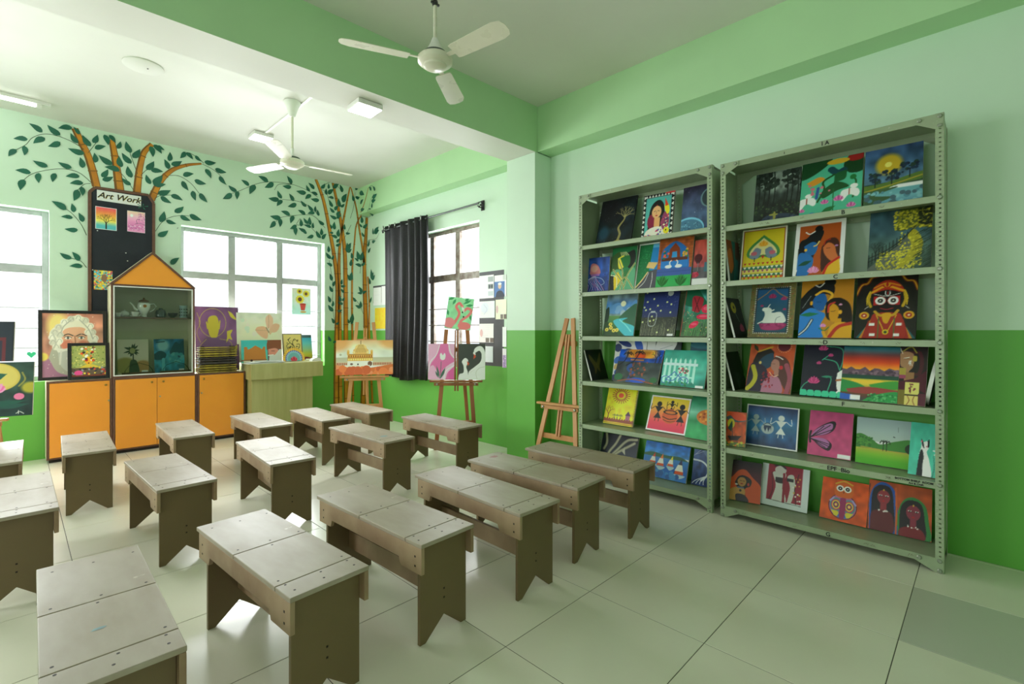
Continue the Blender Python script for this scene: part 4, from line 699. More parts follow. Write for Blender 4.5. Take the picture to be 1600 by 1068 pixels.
# ------------------------------------------------------------------ the wall painting (bamboo), flat paint on the plaster
M_LEAF = mat('dark_green_mural_paint', '1f6a54', .45, noise=.25, nscale=9)
M_STALK = mat('ochre_mural_paint', 'd8901c', .45, noise=.2, nscale=6, col2='b8701c')
M_SHADE = mat('brown_mural_paint', '8a5a18', .45, noise=.2, nscale=10)
M_TWIG = mat('olive_mural_paint', '3e5a40', .5, noise=.2)
LEAVES_L= [(0.201,3.43,0.099,3.496),(0.338,3.438,0.237,3.521),(0.092,3.329,-0.013,3.303),(0.22,3.379,0.131,3.295),(0.338,3.366,0.241,3.293),(0.008,3.2,-0.048,3.114),(0.068,3.253,0.066,3.152),(0.433,3.55,0.32,3.508),(0.491,3.491,0.441,3.561),(0.478,3.392,0.42,3.488),(0.533,3.295,0.397,3.317),(0.585,3.386,0.515,3.495),(0.605,3.431,0.644,3.535),(0.619,3.371,0.716,3.425),(0.623,3.216,0.615,3.325),(0.242,3.081,0.128,3.117),(0.429,3.11,0.32,3.148),(0.517,3.131,0.496,3.245),(0.116,2.985,-0.0,2.988),(0.064,2.906,0.037,2.787),(0.174,2.998,0.174,2.891),(0.3,3.024,0.278,2.924),(0.493,3.037,0.38,3.008),(0.524,2.969,0.412,2.94),(0.475,2.886,0.445,2.757),(0.508,2.925,0.517,2.824),(0.386,2.65,0.27,2.723),(0.445,2.634,0.428,2.729),(0.52,2.54,0.484,2.637),(0.438,2.573,0.343,2.569),(0.48,2.447,0.371,2.443),(0.428,2.127,0.333,2.181),(0.491,2.11,0.432,2.203),(0.517,2.053,0.41,2.046),(0.773,3.229,0.651,3.308),(0.838,3.18,0.702,3.188),(0.852,3.22,0.83,3.345),(0.678,3.07,0.734,3.17),(0.684,3.035,0.78,3.096),(0.938,3.034,0.852,3.1),(0.702,3.552,0.737,3.44),(0.744,3.561,0.801,3.481),(0.816,3.424,0.845,3.515),(0.938,3.406,0.893,3.529),(0.955,3.354,1.023,3.474),(0.943,3.284,0.855,3.388),(0.943,3.12,0.908,3.249),(1.085,3.248,1.158,3.367),(1.127,3.248,1.25,3.261),(1.123,3.084,1.08,3.189),(1.147,3.098,1.242,3.22),(1.147,3.089,1.274,3.116),(1.123,3.535,1.147,3.411),(1.155,3.563,1.234,3.472),(1.194,3.564,1.263,3.524),(1.307,3.404,1.315,3.518),(1.328,3.364,1.44,3.437),(1.302,3.305,1.258,3.416),(1.473,3.56,1.418,3.466),(1.482,3.556,1.556,3.484),(1.577,3.54,1.647,3.483),(1.677,3.484,1.809,3.508),(1.691,3.401,1.754,3.292),(1.796,3.426,1.93,3.411),(1.846,3.344,1.926,3.25),(2.049,3.186,1.949,3.246),(1.448,3.26,1.564,3.31),(1.44,3.192,1.508,3.086),(1.568,3.23,1.7,3.212),(1.551,3.095,1.585,2.974),(1.624,3.079,1.713,2.978),(1.194,2.983,1.323,3.054),(1.221,2.959,1.332,2.898),(1.323,2.995,1.448,2.954),(1.361,2.793,1.457,2.881),(1.218,2.651,1.258,2.787),(1.274,2.68,1.381,2.657),(1.418,2.763,1.53,2.717),(1.516,2.79,1.65,2.745),(1.194,2.479,1.299,2.562),(1.323,2.152,1.411,2.244)]
TWIGS_L= [[(0.533,3.34),(0.425,3.399),(0.31,3.427),(0.21,3.416),(0.125,3.352),(0.078,3.269),(0.008,3.196)],[(0.598,2.98),(0.504,3.066),(0.412,3.089),(0.31,3.073),(0.186,3.018),(0.113,2.967),(0.066,2.907)],[(0.564,3.312),(0.598,3.375),(0.639,3.458)],[(0.551,2.399),(0.504,2.516),(0.438,2.611),(0.38,2.662)],[(0.585,2.977),(0.531,2.956),(0.478,2.883)],[(0.963,2.983),(0.867,3.131),(0.78,3.203),(0.709,3.259)],[(1.001,3.18),(0.955,3.32),(0.926,3.416)],[(1.031,3.168),(1.077,3.236),(1.123,3.266)],[(1.299,3.229),(1.414,3.246),(1.533,3.182),(1.62,3.078)],[(1.656,3.454),(1.763,3.418),(1.855,3.356),(1.93,3.247)],[(1.171,2.534),(1.234,2.65),(1.315,2.722),(1.414,2.762),(1.516,2.775)],[(1.163,2.919),(1.218,2.968),(1.332,2.997)],[(0.551,2.042),(0.504,2.108),(0.425,2.135)],[(1.516,3.561),(1.603,3.523),(1.673,3.469)]]
STALKS_L= [(0.056,0.071,[(0.454,3.548),(0.504,3.421),(0.558,3.293),(0.598,3.142),(0.635,2.952)]),(0.052,0.082,[(0.766,3.512),(0.794,3.335),(0.816,3.156),(0.838,2.957)]),(0.047,0.071,[(1.139,3.563),(1.062,3.442),(1.023,3.261),(1.008,3.125),(0.995,2.952)]),(0.022,0.071,[(1.647,3.456),(1.482,3.396),(1.332,3.296),(1.218,3.133),(1.131,2.903)])]
LEAVES_R= [(2.202,3.297,2.103,3.354),(2.445,3.4,2.313,3.453),(2.513,3.404,2.396,3.312),(2.761,3.44,2.694,3.542),(2.755,3.399,2.632,3.384),(2.277,3.32,2.206,3.181),(2.05,3.186,1.958,3.247),(1.992,3.148,1.883,3.057),(2.064,3.195,2.054,3.079),(2.967,3.356,2.823,3.355),(2.621,3.204,2.567,3.309),(2.588,3.187,2.443,3.176),(2.632,3.184,2.556,3.085),(2.784,3.197,2.725,3.296),(2.827,3.17,2.703,3.108),(3.016,3.383,2.969,3.468),(3.086,3.433,2.997,3.509),(3.038,3.34,2.95,3.259),(3.137,3.36,3.04,3.383),(3.161,3.285,3.033,3.28),(2.969,3.154,2.887,3.228),(3.069,3.108,2.99,3.188),(2.737,2.992,2.61,3.027),(2.61,2.932,2.464,2.934),(2.534,2.872,2.46,2.766),(2.593,2.927,2.599,2.798),(2.789,2.989,2.743,2.873),(2.957,3.036,2.846,3.085),(3.093,3.088,2.985,3.053),(3.105,3.102,3.105,3.191),(3.154,3.05,3.134,3.143),(2.892,2.854,2.885,2.965),(2.997,2.906,2.927,2.984),(3.026,2.894,3.016,3.015),(2.827,2.863,2.732,2.795),(2.818,2.831,2.818,2.71),(2.962,2.794,2.857,2.83),(3.04,2.865,2.938,2.88),(3.069,2.853,3.069,2.941),(3.074,2.751,2.974,2.701),(2.974,2.76,2.892,2.807),(3.178,2.725,3.112,2.828),(3.19,2.767,3.19,2.876),(3.203,2.713,3.27,2.803),(3.235,2.931,3.141,2.988),(3.19,3.467,3.252,3.553),(3.302,3.483,3.302,3.568),(3.27,3.386,3.27,3.483),(3.295,3.403,3.386,3.495),(3.386,3.36,3.295,3.355),(3.366,3.221,3.315,3.322),(3.396,3.141,3.32,3.206),(3.43,3.055,3.32,3.091),(3.378,3.506,3.469,3.599),(3.521,3.474,3.482,3.59),(3.482,3.242,3.463,3.375),(3.529,3.321,3.595,3.471),(3.495,3.245,3.56,3.307),(3.396,3.178,3.463,3.259),(3.43,3.097,3.495,3.182),(3.43,3.06,3.508,3.123),(3.396,2.882,3.396,3.005),(3.353,2.888,3.32,2.956),(3.456,2.78,3.469,2.905),(3.378,2.83,3.315,2.833),(3.443,2.765,3.34,2.788),(3.43,2.69,3.482,2.758),(3.417,2.639,3.495,2.686),(3.56,2.906,3.56,2.994),(3.574,2.853,3.654,2.865),(3.302,2.527,3.297,2.629),(3.34,2.433,3.26,2.522),(3.353,2.422,3.386,2.499),(3.361,2.325,3.27,2.365),(3.353,2.104,3.32,2.211),(3.371,2.019,3.412,2.108),(3.371,1.933,3.315,2.028),(3.508,2.053,3.521,2.141),(3.495,2.032,3.579,2.038),(3.547,1.931,3.487,1.989),(3.328,1.772,3.29,1.872),(3.361,1.712,3.378,1.803),(3.378,1.639,3.295,1.739),(3.495,1.791,3.469,1.882),(3.521,1.805,3.56,1.869),(3.534,1.755,3.448,1.789),(3.443,1.64,3.521,1.668),(3.391,1.454,3.345,1.54),(3.417,1.442,3.469,1.48),(3.735,3.555,3.778,3.627),(3.829,3.515,3.981,3.452),(3.735,3.446,3.845,3.444),(3.708,3.372,3.686,3.469),(3.855,3.334,3.956,3.39),(3.87,3.243,3.991,3.234),(3.846,3.051,3.84,3.166),(3.868,2.978,3.944,3.062),(3.854,2.989,3.798,3.044),(3.888,2.839,3.846,2.91),(3.6,2.561,3.6,2.712),(3.613,2.588,3.667,2.72),(3.6,2.561,3.675,2.625),(3.681,2.469,3.667,2.569),(3.654,2.353,3.667,2.468),(3.654,2.126,3.6,2.222),(3.667,2.127,3.681,2.267),(3.79,2.468,3.762,2.605),(3.818,2.458,3.86,2.604),(3.79,2.442,3.721,2.486),(3.84,2.37,3.73,2.39),(3.84,2.378,3.907,2.441),(3.851,1.942,3.79,2.046),(3.851,1.935,3.768,1.938),(3.86,1.935,3.936,1.983),(3.749,1.802,3.694,1.875),(3.818,1.702,3.73,1.745),(3.818,1.702,3.823,1.818),(3.64,1.457,3.613,1.537),(3.659,1.47,3.694,1.622),(3.659,1.452,3.708,1.508),(4.079,3.169,4.185,3.207),(4.2,3.319,4.327,3.312),(4.223,3.363,4.364,3.396),(4.214,3.207,4.223,3.29),(4.2,3.478,4.128,3.546),(4.308,3.451,4.247,3.529),(3.953,2.692,4.008,2.804),(3.953,2.601,4.048,2.67),(4.048,2.09,3.958,2.213),(4.108,2.15,4.058,2.329),(4.083,2.152,4.182,2.226),(4.098,2.164,4.133,2.276),(4.008,1.796,4.083,1.883),(4.133,2.864,4.118,2.968),(4.158,2.873,4.294,2.963),(4.182,2.87,4.304,2.911),(4.083,2.755,4.197,2.761),(3.34,1.185,3.3,1.271),(3.371,1.165,3.443,1.183)]
TWIGS_R= [[(3.141,3.325),(2.997,3.391),(2.766,3.436),(2.502,3.413),(2.313,3.35),(2.073,3.197),(1.996,3.153)],[(2.766,3.436),(2.588,3.398),(2.524,3.305)],[(3.129,3.082),(2.95,3.193),(2.789,3.209),(2.632,3.195)],[(3.252,2.885),(3.093,3.028),(2.95,3.033),(2.743,2.981),(2.61,2.936),(2.545,2.869)],[(3.19,2.731),(3.069,2.834),(2.997,2.894),(2.834,2.869),(2.88,2.969)],[(3.315,3.285),(3.27,3.423),(3.19,3.467),(3.302,3.576),(3.391,3.583),(3.521,3.498)],[(3.654,3.097),(3.708,3.283),(3.735,3.517)],[(3.521,2.701),(3.6,2.862),(3.667,2.998)],[(3.818,3.162),(4.079,3.181),(4.176,3.336),(4.271,3.415)],[(4.103,3.534),(4.2,3.551),(4.318,3.466)],[(3.944,2.626),(3.958,2.784),(4.207,2.79),(4.304,2.866)],[(3.315,2.406),(3.34,2.262),(3.371,2.019),(3.366,1.724),(3.404,1.455)],[(3.818,2.253),(3.832,2.382),(3.846,2.512)],[(3.874,1.614),(3.818,1.741),(3.721,1.864)]]
STALKS_R= [(0.041,0.083,[(3.112,3.587),(3.227,3.293),(3.315,2.895),(3.396,2.464),(3.443,2.073),(3.448,1.727),(3.43,0.986),(3.427,0.097)]),(0.037,0.079,[(3.371,3.59),(3.443,3.285),(3.508,2.973),(3.56,2.606),(3.574,2.232),(3.582,1.311),(3.59,0.153)]),(0.017,0.07,[(3.654,3.614),(3.587,3.286),(3.521,2.926),(3.474,2.522),(3.474,1.976),(3.487,0.984),(3.492,0.213)]),(0.017,0.041,[(3.654,3.614),(3.752,3.289),(3.804,2.968),(3.868,2.617),(3.888,2.414)]),(0.012,0.037,[(4.103,3.534),(3.981,3.323),(3.776,3.066),(3.721,2.702),(3.686,2.242),(3.686,1.311),(3.702,0.19)]),(0.041,0.083,[(3.936,3.156),(3.924,2.909),(3.896,2.518),(3.902,2.002),(3.916,1.31),(3.868,0.172)]),(0.033,0.062,[(3.958,2.213),(3.998,1.744),(3.998,1.31),(4.098,0.203)])]

def smooth(P, n=6):
    P = np.array(P, float); Q = np.vstack([2*P[0]-P[1], P, 2*P[-1]-P[-2]]); o = []
    for i in range(1, len(Q)-2):
        for t in np.arange(n)/n: o.append(.5*(2*Q[i]+(Q[i+1]-Q[i-1])*t+(2*Q[i-1]-5*Q[i]+4*Q[i+1]-Q[i+2])*t*t+(3*Q[i]-Q[i-1]-3*Q[i+1]+Q[i+2])*t**3))
    return np.array(o+[P[-1]])
def fold(s, z, e):
    """mural runs along the far wall and on round the corner: s past the corner continues on the side wall or on the beam"""
    z = min(z, 3.587); xc = 3.79 if z > 3.178 else XW
    return (s, YW-e, z) if s <= xc-e else (xc-e, YW-max(e, s-xc), z)
def ribbon(mb, P, w0, w1, e, side=None):
    P = smooth(P) if len(P) > 2 else np.array(P, float); n = len(P); d = np.gradient(P, axis=0); d /= np.linalg.norm(d, axis=1)[:, None]+1e-9; N = np.stack([-d[:, 1], d[:, 0]], 1)
    w = np.linspace(w0, w1, n)[:, None]/2; a, b = (P-N*w, P+N*w) if side is None else ((P+N*w*side[0]), (P+N*w*side[1]))
    mb.add([fold(*q, e) for q in a]+[fold(*q, e) for q in b], [(i, i+1, n+i+1, n+i) for i in range(n-1)])
def leaf(mb, q, e):
    a, t = np.array(q[:2]), np.array(q[2:]); d = t-a; L = np.hypot(*d); nrm = np.array([-d[1], d[0]])/max(L, 1e-6); w = min(.05, max(.018, L*.235)); k = (0, .12, .3, .5, .7, .86, 1); p = (0, .7, 1, .92, .62, .3, 0); bend = .06*L*(1 if (q[0]*37) % 1 > .5 else -1)
    c = [a+d*u+nrm*bend*math.sin(u*3.14) for u in k]; v = [c[i]+nrm*w*p[i] for i in range(7)]+[c[i]-nrm*w*p[i] for i in range(5, 0, -1)]
    mb.add([fold(*x, e) for x in v], [tuple([i, i+1, 12-i-1, (12-i) % 12]) if i not in (0, 5) else ((0, 1, 11) if i == 0 else (5, 6, 7)) for i in range(6)])
for nm, LV, TW, ST, lab in (('bamboo_mural', LEAVES_L, TWIGS_L, STALKS_L, 'painted mural of four orange bamboo stalks and leaves rising above the black notice board'), ('bamboo_mural', LEAVES_R, TWIGS_R, STALKS_R, 'painted mural of a dense bamboo clump in the room corner, floor to ceiling')):
    root = tag(empty(nm), lab, 'mural')
    for w0, w1, P in ST:
        mb = MB(); ribbon(mb, P, w0, w1, .0016); st = mb.build('bamboo_stalk', M_STALK, root)
        mb = MB(); ribbon(mb, P, w0, w1, .0022, (-1, -.55)); ribbon(mb, P, w0, w1, .0022, (.82, 1.02)); ribbon(mb, P, w0, w1, .0022, (-1.12, -.96))
        S = smooth(P, 8); dist = 0; last = -.05
        for i in range(1, len(S)):
            dist += np.hypot(*(S[i]-S[i-1])); f = i/(len(S)-1)
            if dist-last > .26+.05*math.sin(i*3):
                last = dist; d = (S[i]-S[i-1])/(np.hypot(*(S[i]-S[i-1]))+1e-9); nn = np.array([-d[1], d[0]]); ww = (w0+(w1-w0)*f)*.62
                ribbon(mb, [S[i]-nn*ww, S[i]+nn*ww], .011, .011, .0027)
        mb.build('stalk_joint', M_SHADE, st)['kind'] = 'stuff'
    mb = MB(); [ribbon(mb, t, .006, .005, .0019) for t in TW]; mb.build('twig', M_TWIG, root)['kind'] = 'stuff'
    for i, q in enumerate(LV): mb = MB(); leaf(mb, q, .003+.0005*(i % 9)); mb.build('leaf', M_LEAF, root)
# ------------------------------------------------------------------ pictures
def paint_mat(name, rough, coat):
    m = bpy.data.materials.new(name); m.use_nodes = True; N = m.node_tree.nodes; L = m.node_tree.links; b = N['Principled BSDF']
    a = N.new('ShaderNodeAttribute'); a.attribute_name = 'paint'; L.new(a.outputs[0], b.inputs['Base Color']); b.inputs['Roughness'].default_value = rough; b.inputs['Coat Weight'].default_value = coat; b.inputs['Coat Roughness'].default_value = .15
    tc = N.new('ShaderNodeTexCoord'); w = N.new('ShaderNodeTexNoise'); w.inputs['Scale'].default_value = 160; L.new(tc.outputs['Object'], w.inputs[0]); bp = N.new('ShaderNodeBump'); bp.inputs['Strength'].default_value = .12; bp.inputs['Distance'].default_value = .002; L.new(w.outputs[0], bp.inputs['Height']); L.new(bp.outputs[0], b.inputs['Normal']); return m
M_PAINT = paint_mat('acrylic_paint', .42, .0); M_PRINT = paint_mat('printed_paper', .6, 0)
M_CANVAS = mat('canvas_edge', 'cfcabc', .8, noise=.1, nscale=60, bump=.1, bscale=200)
M_CANVASD = mat('painted_canvas_edge', '2a2c30', .7, noise=.15, nscale=40)
M_BLACKW = mat('black_painted_wood', '1c1a1c', .35, noise=.2, nscale=10)
M_WHITEW = mat('white_painted_wood', 'dfe0dc', .45, noise=.06, nscale=10)
GAIN = 1.3
def painted(fn, w, h, m=M_PAINT, seed=3, n=92, clip=None):
    asp = w/h; c = Art(asp, n=n, seed=seed); fn(c); a = np.clip(c.out()*GAIN, 0, .93); H, Wd = a.shape[:2]
    xs = np.linspace(-w/2, w/2, Wd); zs = np.linspace(h, 0, H); X, Z = np.meshgrid(xs, zs); co = np.stack([X, np.zeros_like(X), Z], -1).reshape(-1, 3)
    idx = np.arange(H*Wd).reshape(H, Wd); q = np.stack([idx[1:, :-1], idx[1:, 1:], idx[:-1, 1:], idx[:-1, :-1]], -1).reshape(-1, 4)
    if clip: ctr = co[q].mean(1); q = q[clip(ctr[:, 0]/w+.5, 1-ctr[:, 2]/h)]
    me = bpy.data.meshes.new('picture'); me.vertices.add(len(co)); me.vertices.foreach_set('co', co.ravel()); me.loops.add(q.size); me.loops.foreach_set('vertex_index', q.ravel())
    me.polygons.add(len(q)); me.polygons.foreach_set('loop_start', np.arange(0, q.size, 4)); me.polygons.foreach_set('loop_total', np.full(len(q), 4)); me.update()
    at = me.color_attributes.new('paint', 'FLOAT_COLOR', 'POINT'); at.data.foreach_set('color', np.concatenate([a.reshape(-1, 3), np.ones((H*Wd, 1))], 1).ravel()); me.materials.append(m); return me
SEED = [2]
def picture(fn, w, h, loc, rz, lean, label, cat='painting', d=.018, edge=None, frame=None, group=None, name='painting', face='painted_face', fm=M_BLACKW, m=M_PAINT, n=92):
    """a stretched canvas (or board, or framed picture) standing on `loc`, leaning back by `lean`"""
    SEED[0] += 1; o = empty(name, loc); o.rotation_euler = (-lean, 0, rz); o.location.z += (d+.004)*math.sin(lean)+.001; tag(o, label, cat, group)
    fw = frame or 0
    MB().box(-w/2+fw*.5, w/2-fw*.5, .0012, d, fw*.5, h-fw*.5).build('canvas' if d > .006 else 'backing_board', edge or M_CANVAS, o)
    me = painted(fn, w-2*fw, h-2*fw, m, SEED[0], n); part(face, me, o, (0, 0, fw))
    if fw:
        for (a, b2, c, e) in ((-w/2, -w/2+fw, 0, h), (w/2-fw, w/2, 0, h), (-w/2+fw, w/2-fw, 0, fw), (-w/2+fw, w/2-fw, h-fw, h)): MB().box(a, b2, -.008, d+.002, c, e).build('frame_rail', fm, o, bevel=.002)
    return o
LEV = dict(L=[.104, .502, .892, 1.298, 1.696, 2.118], R=[.079, .501, .913, 1.295, 1.708, 2.106])
# ------------------------------------------------------------------ slotted-angle racks
M_RACK = mat('grey_green_enamel', '9fae8f', .33, noise=.12, nscale=7, speck=('b8bca8', 38, .68), spec=.55)
M_BOLT = mat('zinc_bolt', 'a0a898', .35, .7, noise=.1)
M_INK = mat('black_marker_ink', '141416', .6, noise=.1)
def flange(mb, y0, y1, x, z0, z1, pitch=.0262):
    """thin plate in the plane x, punched with a row of slots"""
    s = 1 if y1 > y0 else -1; ys = [y0, y0+s*.011, y0+s*.021, y1]; n = int((z1-z0)/pitch); v = []; f = []; zs = []
    for k in range(n): zs += [z0+k*pitch+.001*(k == 0)*0, z0+k*pitch+.0085, z0+k*pitch+.0175]
    zs.append(z1)
    for z in zs: v += [(x, y, z) for y in ys]
    for i in range(len(zs)-1):
        for j in range(3):
            if j == 1 and i % 3 == 1: continue
            f.append((i*4+j, i*4+j+1, i*4+j+5, i*4+j+4))
    mb.add(v, f)
def rack(name, y0, y1, lev, ztop, label, side='R'):
    x0, x1 = 3.60, 3.925; t = empty(name, (0, 0, 0)); tag(t, label, 'shelving rack', 'slotted metal racks against the right wall')
    w = .037
    for (x, sx) in ((x0, 1), (x1, -1)):
        for (y, sy) in ((y0, 1), (y1, -1)):
            mb = MB(); flange(mb, y, y+sy*w, x, 0, ztop)
            mb.add([(x, y, 0), (x+sx*w, y, 0), (x+sx*w, y, ztop), (x, y, ztop)], [(0, 1, 2, 3)])
            o = mb.build('post', M_RACK, t); so = o.modifiers.new('thick', 'SOLIDIFY'); so.thickness = .002; so.offset = 0
    for i, z in enumerate(lev+[ztop-.001]):
        mb = MB(); l = .038; a, b2 = y0+.003, y1-.003; xa, xb = x0+.003, x1-.003
        mb.box(xa, xb, a, b2, z-.0015, z).box(xa, xa+.0015, a, b2, z-l, z-.0015).box(xb-.0015, xb, a, b2, z-l, z-.0015).box(xa, xa+.014, a, b2, z-l, z-l+.0015)
        s = mb.build('shelf_board', M_RACK, t, bevel=.0008, seg=1)
    for y in (y0+.0035, y1-.0035):
        b3 = MB().box(x0+.04, x1-.04, y-.0008, y+.0008, lev[0]-.02, ztop-.02); b3.build('side_panel', M_RACK, t)
    for x in (x0-.0022, x1+.0022):
        for (y, sy) in ((y0, 1), (y1, -1)):
            for zt, sg in ((ztop, -1), (lev[0], -1)):
                P = [(y+sy*.002, zt-.002), (y+sy*.125, zt-.002), (y+sy*.125, zt-.036), (y+sy*.038, zt-.085 if zt == ztop else zt-.078), (y+sy*.002, zt-.085 if zt == ztop else zt-.078)]
                MB().prism(P, x-.001, x+.001, 'x').build('gusset_plate', M_RACK, t)
    bm_ = MB().lathe([(0, .008), (.008, .008), (.0115, .004), (.0115, 0)], n=10).mesh('bolt', M_BOLT, True)
    for (y, sy) in ((y0, 1), (y1, -1)):
        for z in [ztop-.018, ztop-.07, lev[0]-.012, lev[0]-.066]+[q-.014 for q in lev[1:]]: part('bolt', bm_, t, (x0-.0028, y+sy*.017, z), (0, -H2, 0))
        for z in (ztop-.02, lev[0]-.018): part('bolt', bm_, t, (x0-.0028, y+sy*.105, z), (0, -H2, 0))
    return t
RL = rack('slotted_shelf_rack', 1.452, 2.665, LEV['L'], 2.577, 'grey green slotted metal rack of paintings, nearer the room corner')
RR = rack('slotted_shelf_rack', .17, 1.39, LEV['R'], 2.561, 'grey green slotted metal rack of paintings, nearer the camera with letters on its edges')
# letters and scribbles written on the shelf edges
def mark(txt, y, z, size, x=3.6012, rot=0): part('marker_lettering', text_mesh(txt, size, M_INK, bold=.0006), RR, (x, y, z), (H2, rot, -H2))
lt = LEV['R']
for txt, y, z in (('I A', .735, 2.561), ('B', .64, lt[5]), ('C', .68, lt[4]), ('D', .735, lt[3]), ('F', .64, lt[2]), ('EPF  Bio', .665, lt[1]), ('G', .72, lt[0])): mark(txt, y, z-.032, .036)
mark('BOTTOM SHELF  ROOM', .30, lt[1]-.018, .016); mark('Art & Craft', .29, lt[1]-.033, .014); mark('1', .97, 2.561-.03, .022)
sq = MB(); rs = np.random.RandomState(5)
for z in lt:
    for k in range(5):
        y = .3+rs.rand()*.95; 
        for j in range(4):
            a = rs.rand()*.02-.01; b4 = rs.rand()*.02-.01; sq.bar((3.6014, y+j*.006, z-.02+a*.8), (3.6014, y+j*.006+.006, z-.02+b4*.8), .0012, .0008, (1, 0, 0))
sq.build('pen_scribbles', mat('brown_ink', '5a4a3c', .7, noise=.2), RR)['kind'] = 'stuff'
M_STK = mat('paper_sticker', 'e8e8e2', .6, noise=.04)
FIT = [
    ('darktree','L5',2.572,2.214,3.730,0.450,0.302,0.039),
    ('birdwoman','L5',2.108,1.833,3.727,0.389,0.187,0.051),
    ('planets','L5',1.757,1.508,3.727,0.388,0.189,0.030),
    ('jelly','L4',2.724,2.439,3.729,0.325,0.095,0.049),
    ('greenyellow','L4',2.432,2.185,3.729,0.399,0.168,0.009),
    ('road','L4',2.186,1.969,3.729,0.419,0.243,0.007),
    ('swans','L4',1.973,1.684,3.729,0.427,0.243,0.064),
    ('wine','L4',1.677,1.500,3.729,0.384,0.240,0.038),
    ('moonriver','L3',2.493,2.186,3.730,0.407,0.246,0.028),
    ('jar','L3',2.125,1.809,3.730,0.407,0.279,0.014),
    ('poppies','L3',1.765,1.492,3.730,0.403,0.301,-0.003),
    ('cowskin','L2',2.457,2.146,3.828,0.374,0.215,0.038),
    ('palms','L2',2.387,1.954,3.724,0.305,0.403,-0.050),
    ('swanback','L2',2.139,1.831,3.828,0.373,0.235,0.042),
    ('bike','L2',1.933,1.561,3.720,0.304,0.316,-0.025),
    ('darkred','L2',1.685,1.467,3.707,0.365,0.233,0.033),
    ('sunwarli','L1',2.506,2.202,3.750,0.331,0.312,-0.007),
    ('drums','L1',2.082,1.725,3.747,0.303,0.387,-0.054),
    ('pumpkin','L1',1.707,1.480,3.684,0.348,0.413,-0.070),
    ('roots','L0',2.597,2.230,3.816,0.290,0.339,0.044),
    ('boats','L0',2.142,1.743,3.790,0.291,0.347,0.003),
    ('whitetree','L0',1.710,1.517,3.821,0.282,0.273,0.043),
    ('forest','R5',1.207,0.918,3.728,0.390,0.237,0.044),
    ('lotuscow','R5',0.917,0.568,3.729,0.405,0.275,0.001),
    ('moonblue','R5',0.557,0.271,3.730,0.405,0.292,0.026),
    ('kalam','R4',1.303,1.006,3.729,0.395,0.243,0.049),
    ('shiva1','R4',0.956,0.664,3.730,0.402,0.306,0.009),
    ('yellowtree','R4',0.537,0.233,3.730,0.406,0.306,-0.015),
    ('cowlotus','R3',1.249,0.955,3.730,0.416,0.287,0.018),
    ('couple','R3',0.922,0.620,3.730,0.423,0.306,0.002),
    ('bigeyes','R3',0.607,0.302,3.730,0.418,0.320,-0.032),
    ('krishna','R2',1.242,0.947,3.653,0.365,0.337,-0.055),
    ('lotusstem','R2',0.895,0.643,3.640,0.364,0.333,-0.041),
    ('sunset','R2',0.664,0.377,3.623,0.347,0.336,-0.055),
    ('egypt','R2',0.375,0.190,3.642,0.353,0.322,-0.057),
    ('boat','R1',1.381,1.245,3.668,0.249,0.218,0.109),
    ('warliblue','R1',1.290,0.944,3.795,0.300,0.250,0.022),
    ('pinkfly','R1',0.881,0.631,3.782,0.304,0.323,-0.019),
    ('greenland','R1',0.605,0.326,3.768,0.292,0.298,0.003),
    ('cat','R1',0.334,0.206,3.669,0.308,0.325,-0.095),
    ('veil','R0',1.411,1.177,3.765,0.291,0.291,0.156),
    ('redwomen','R0',1.195,0.889,3.821,0.293,0.325,0.019),
    ('owl','R0',0.816,0.553,3.814,0.272,0.380,-0.045),
    ('twowomen','R0',0.548,0.237,3.818,0.307,0.320,0.015),

]
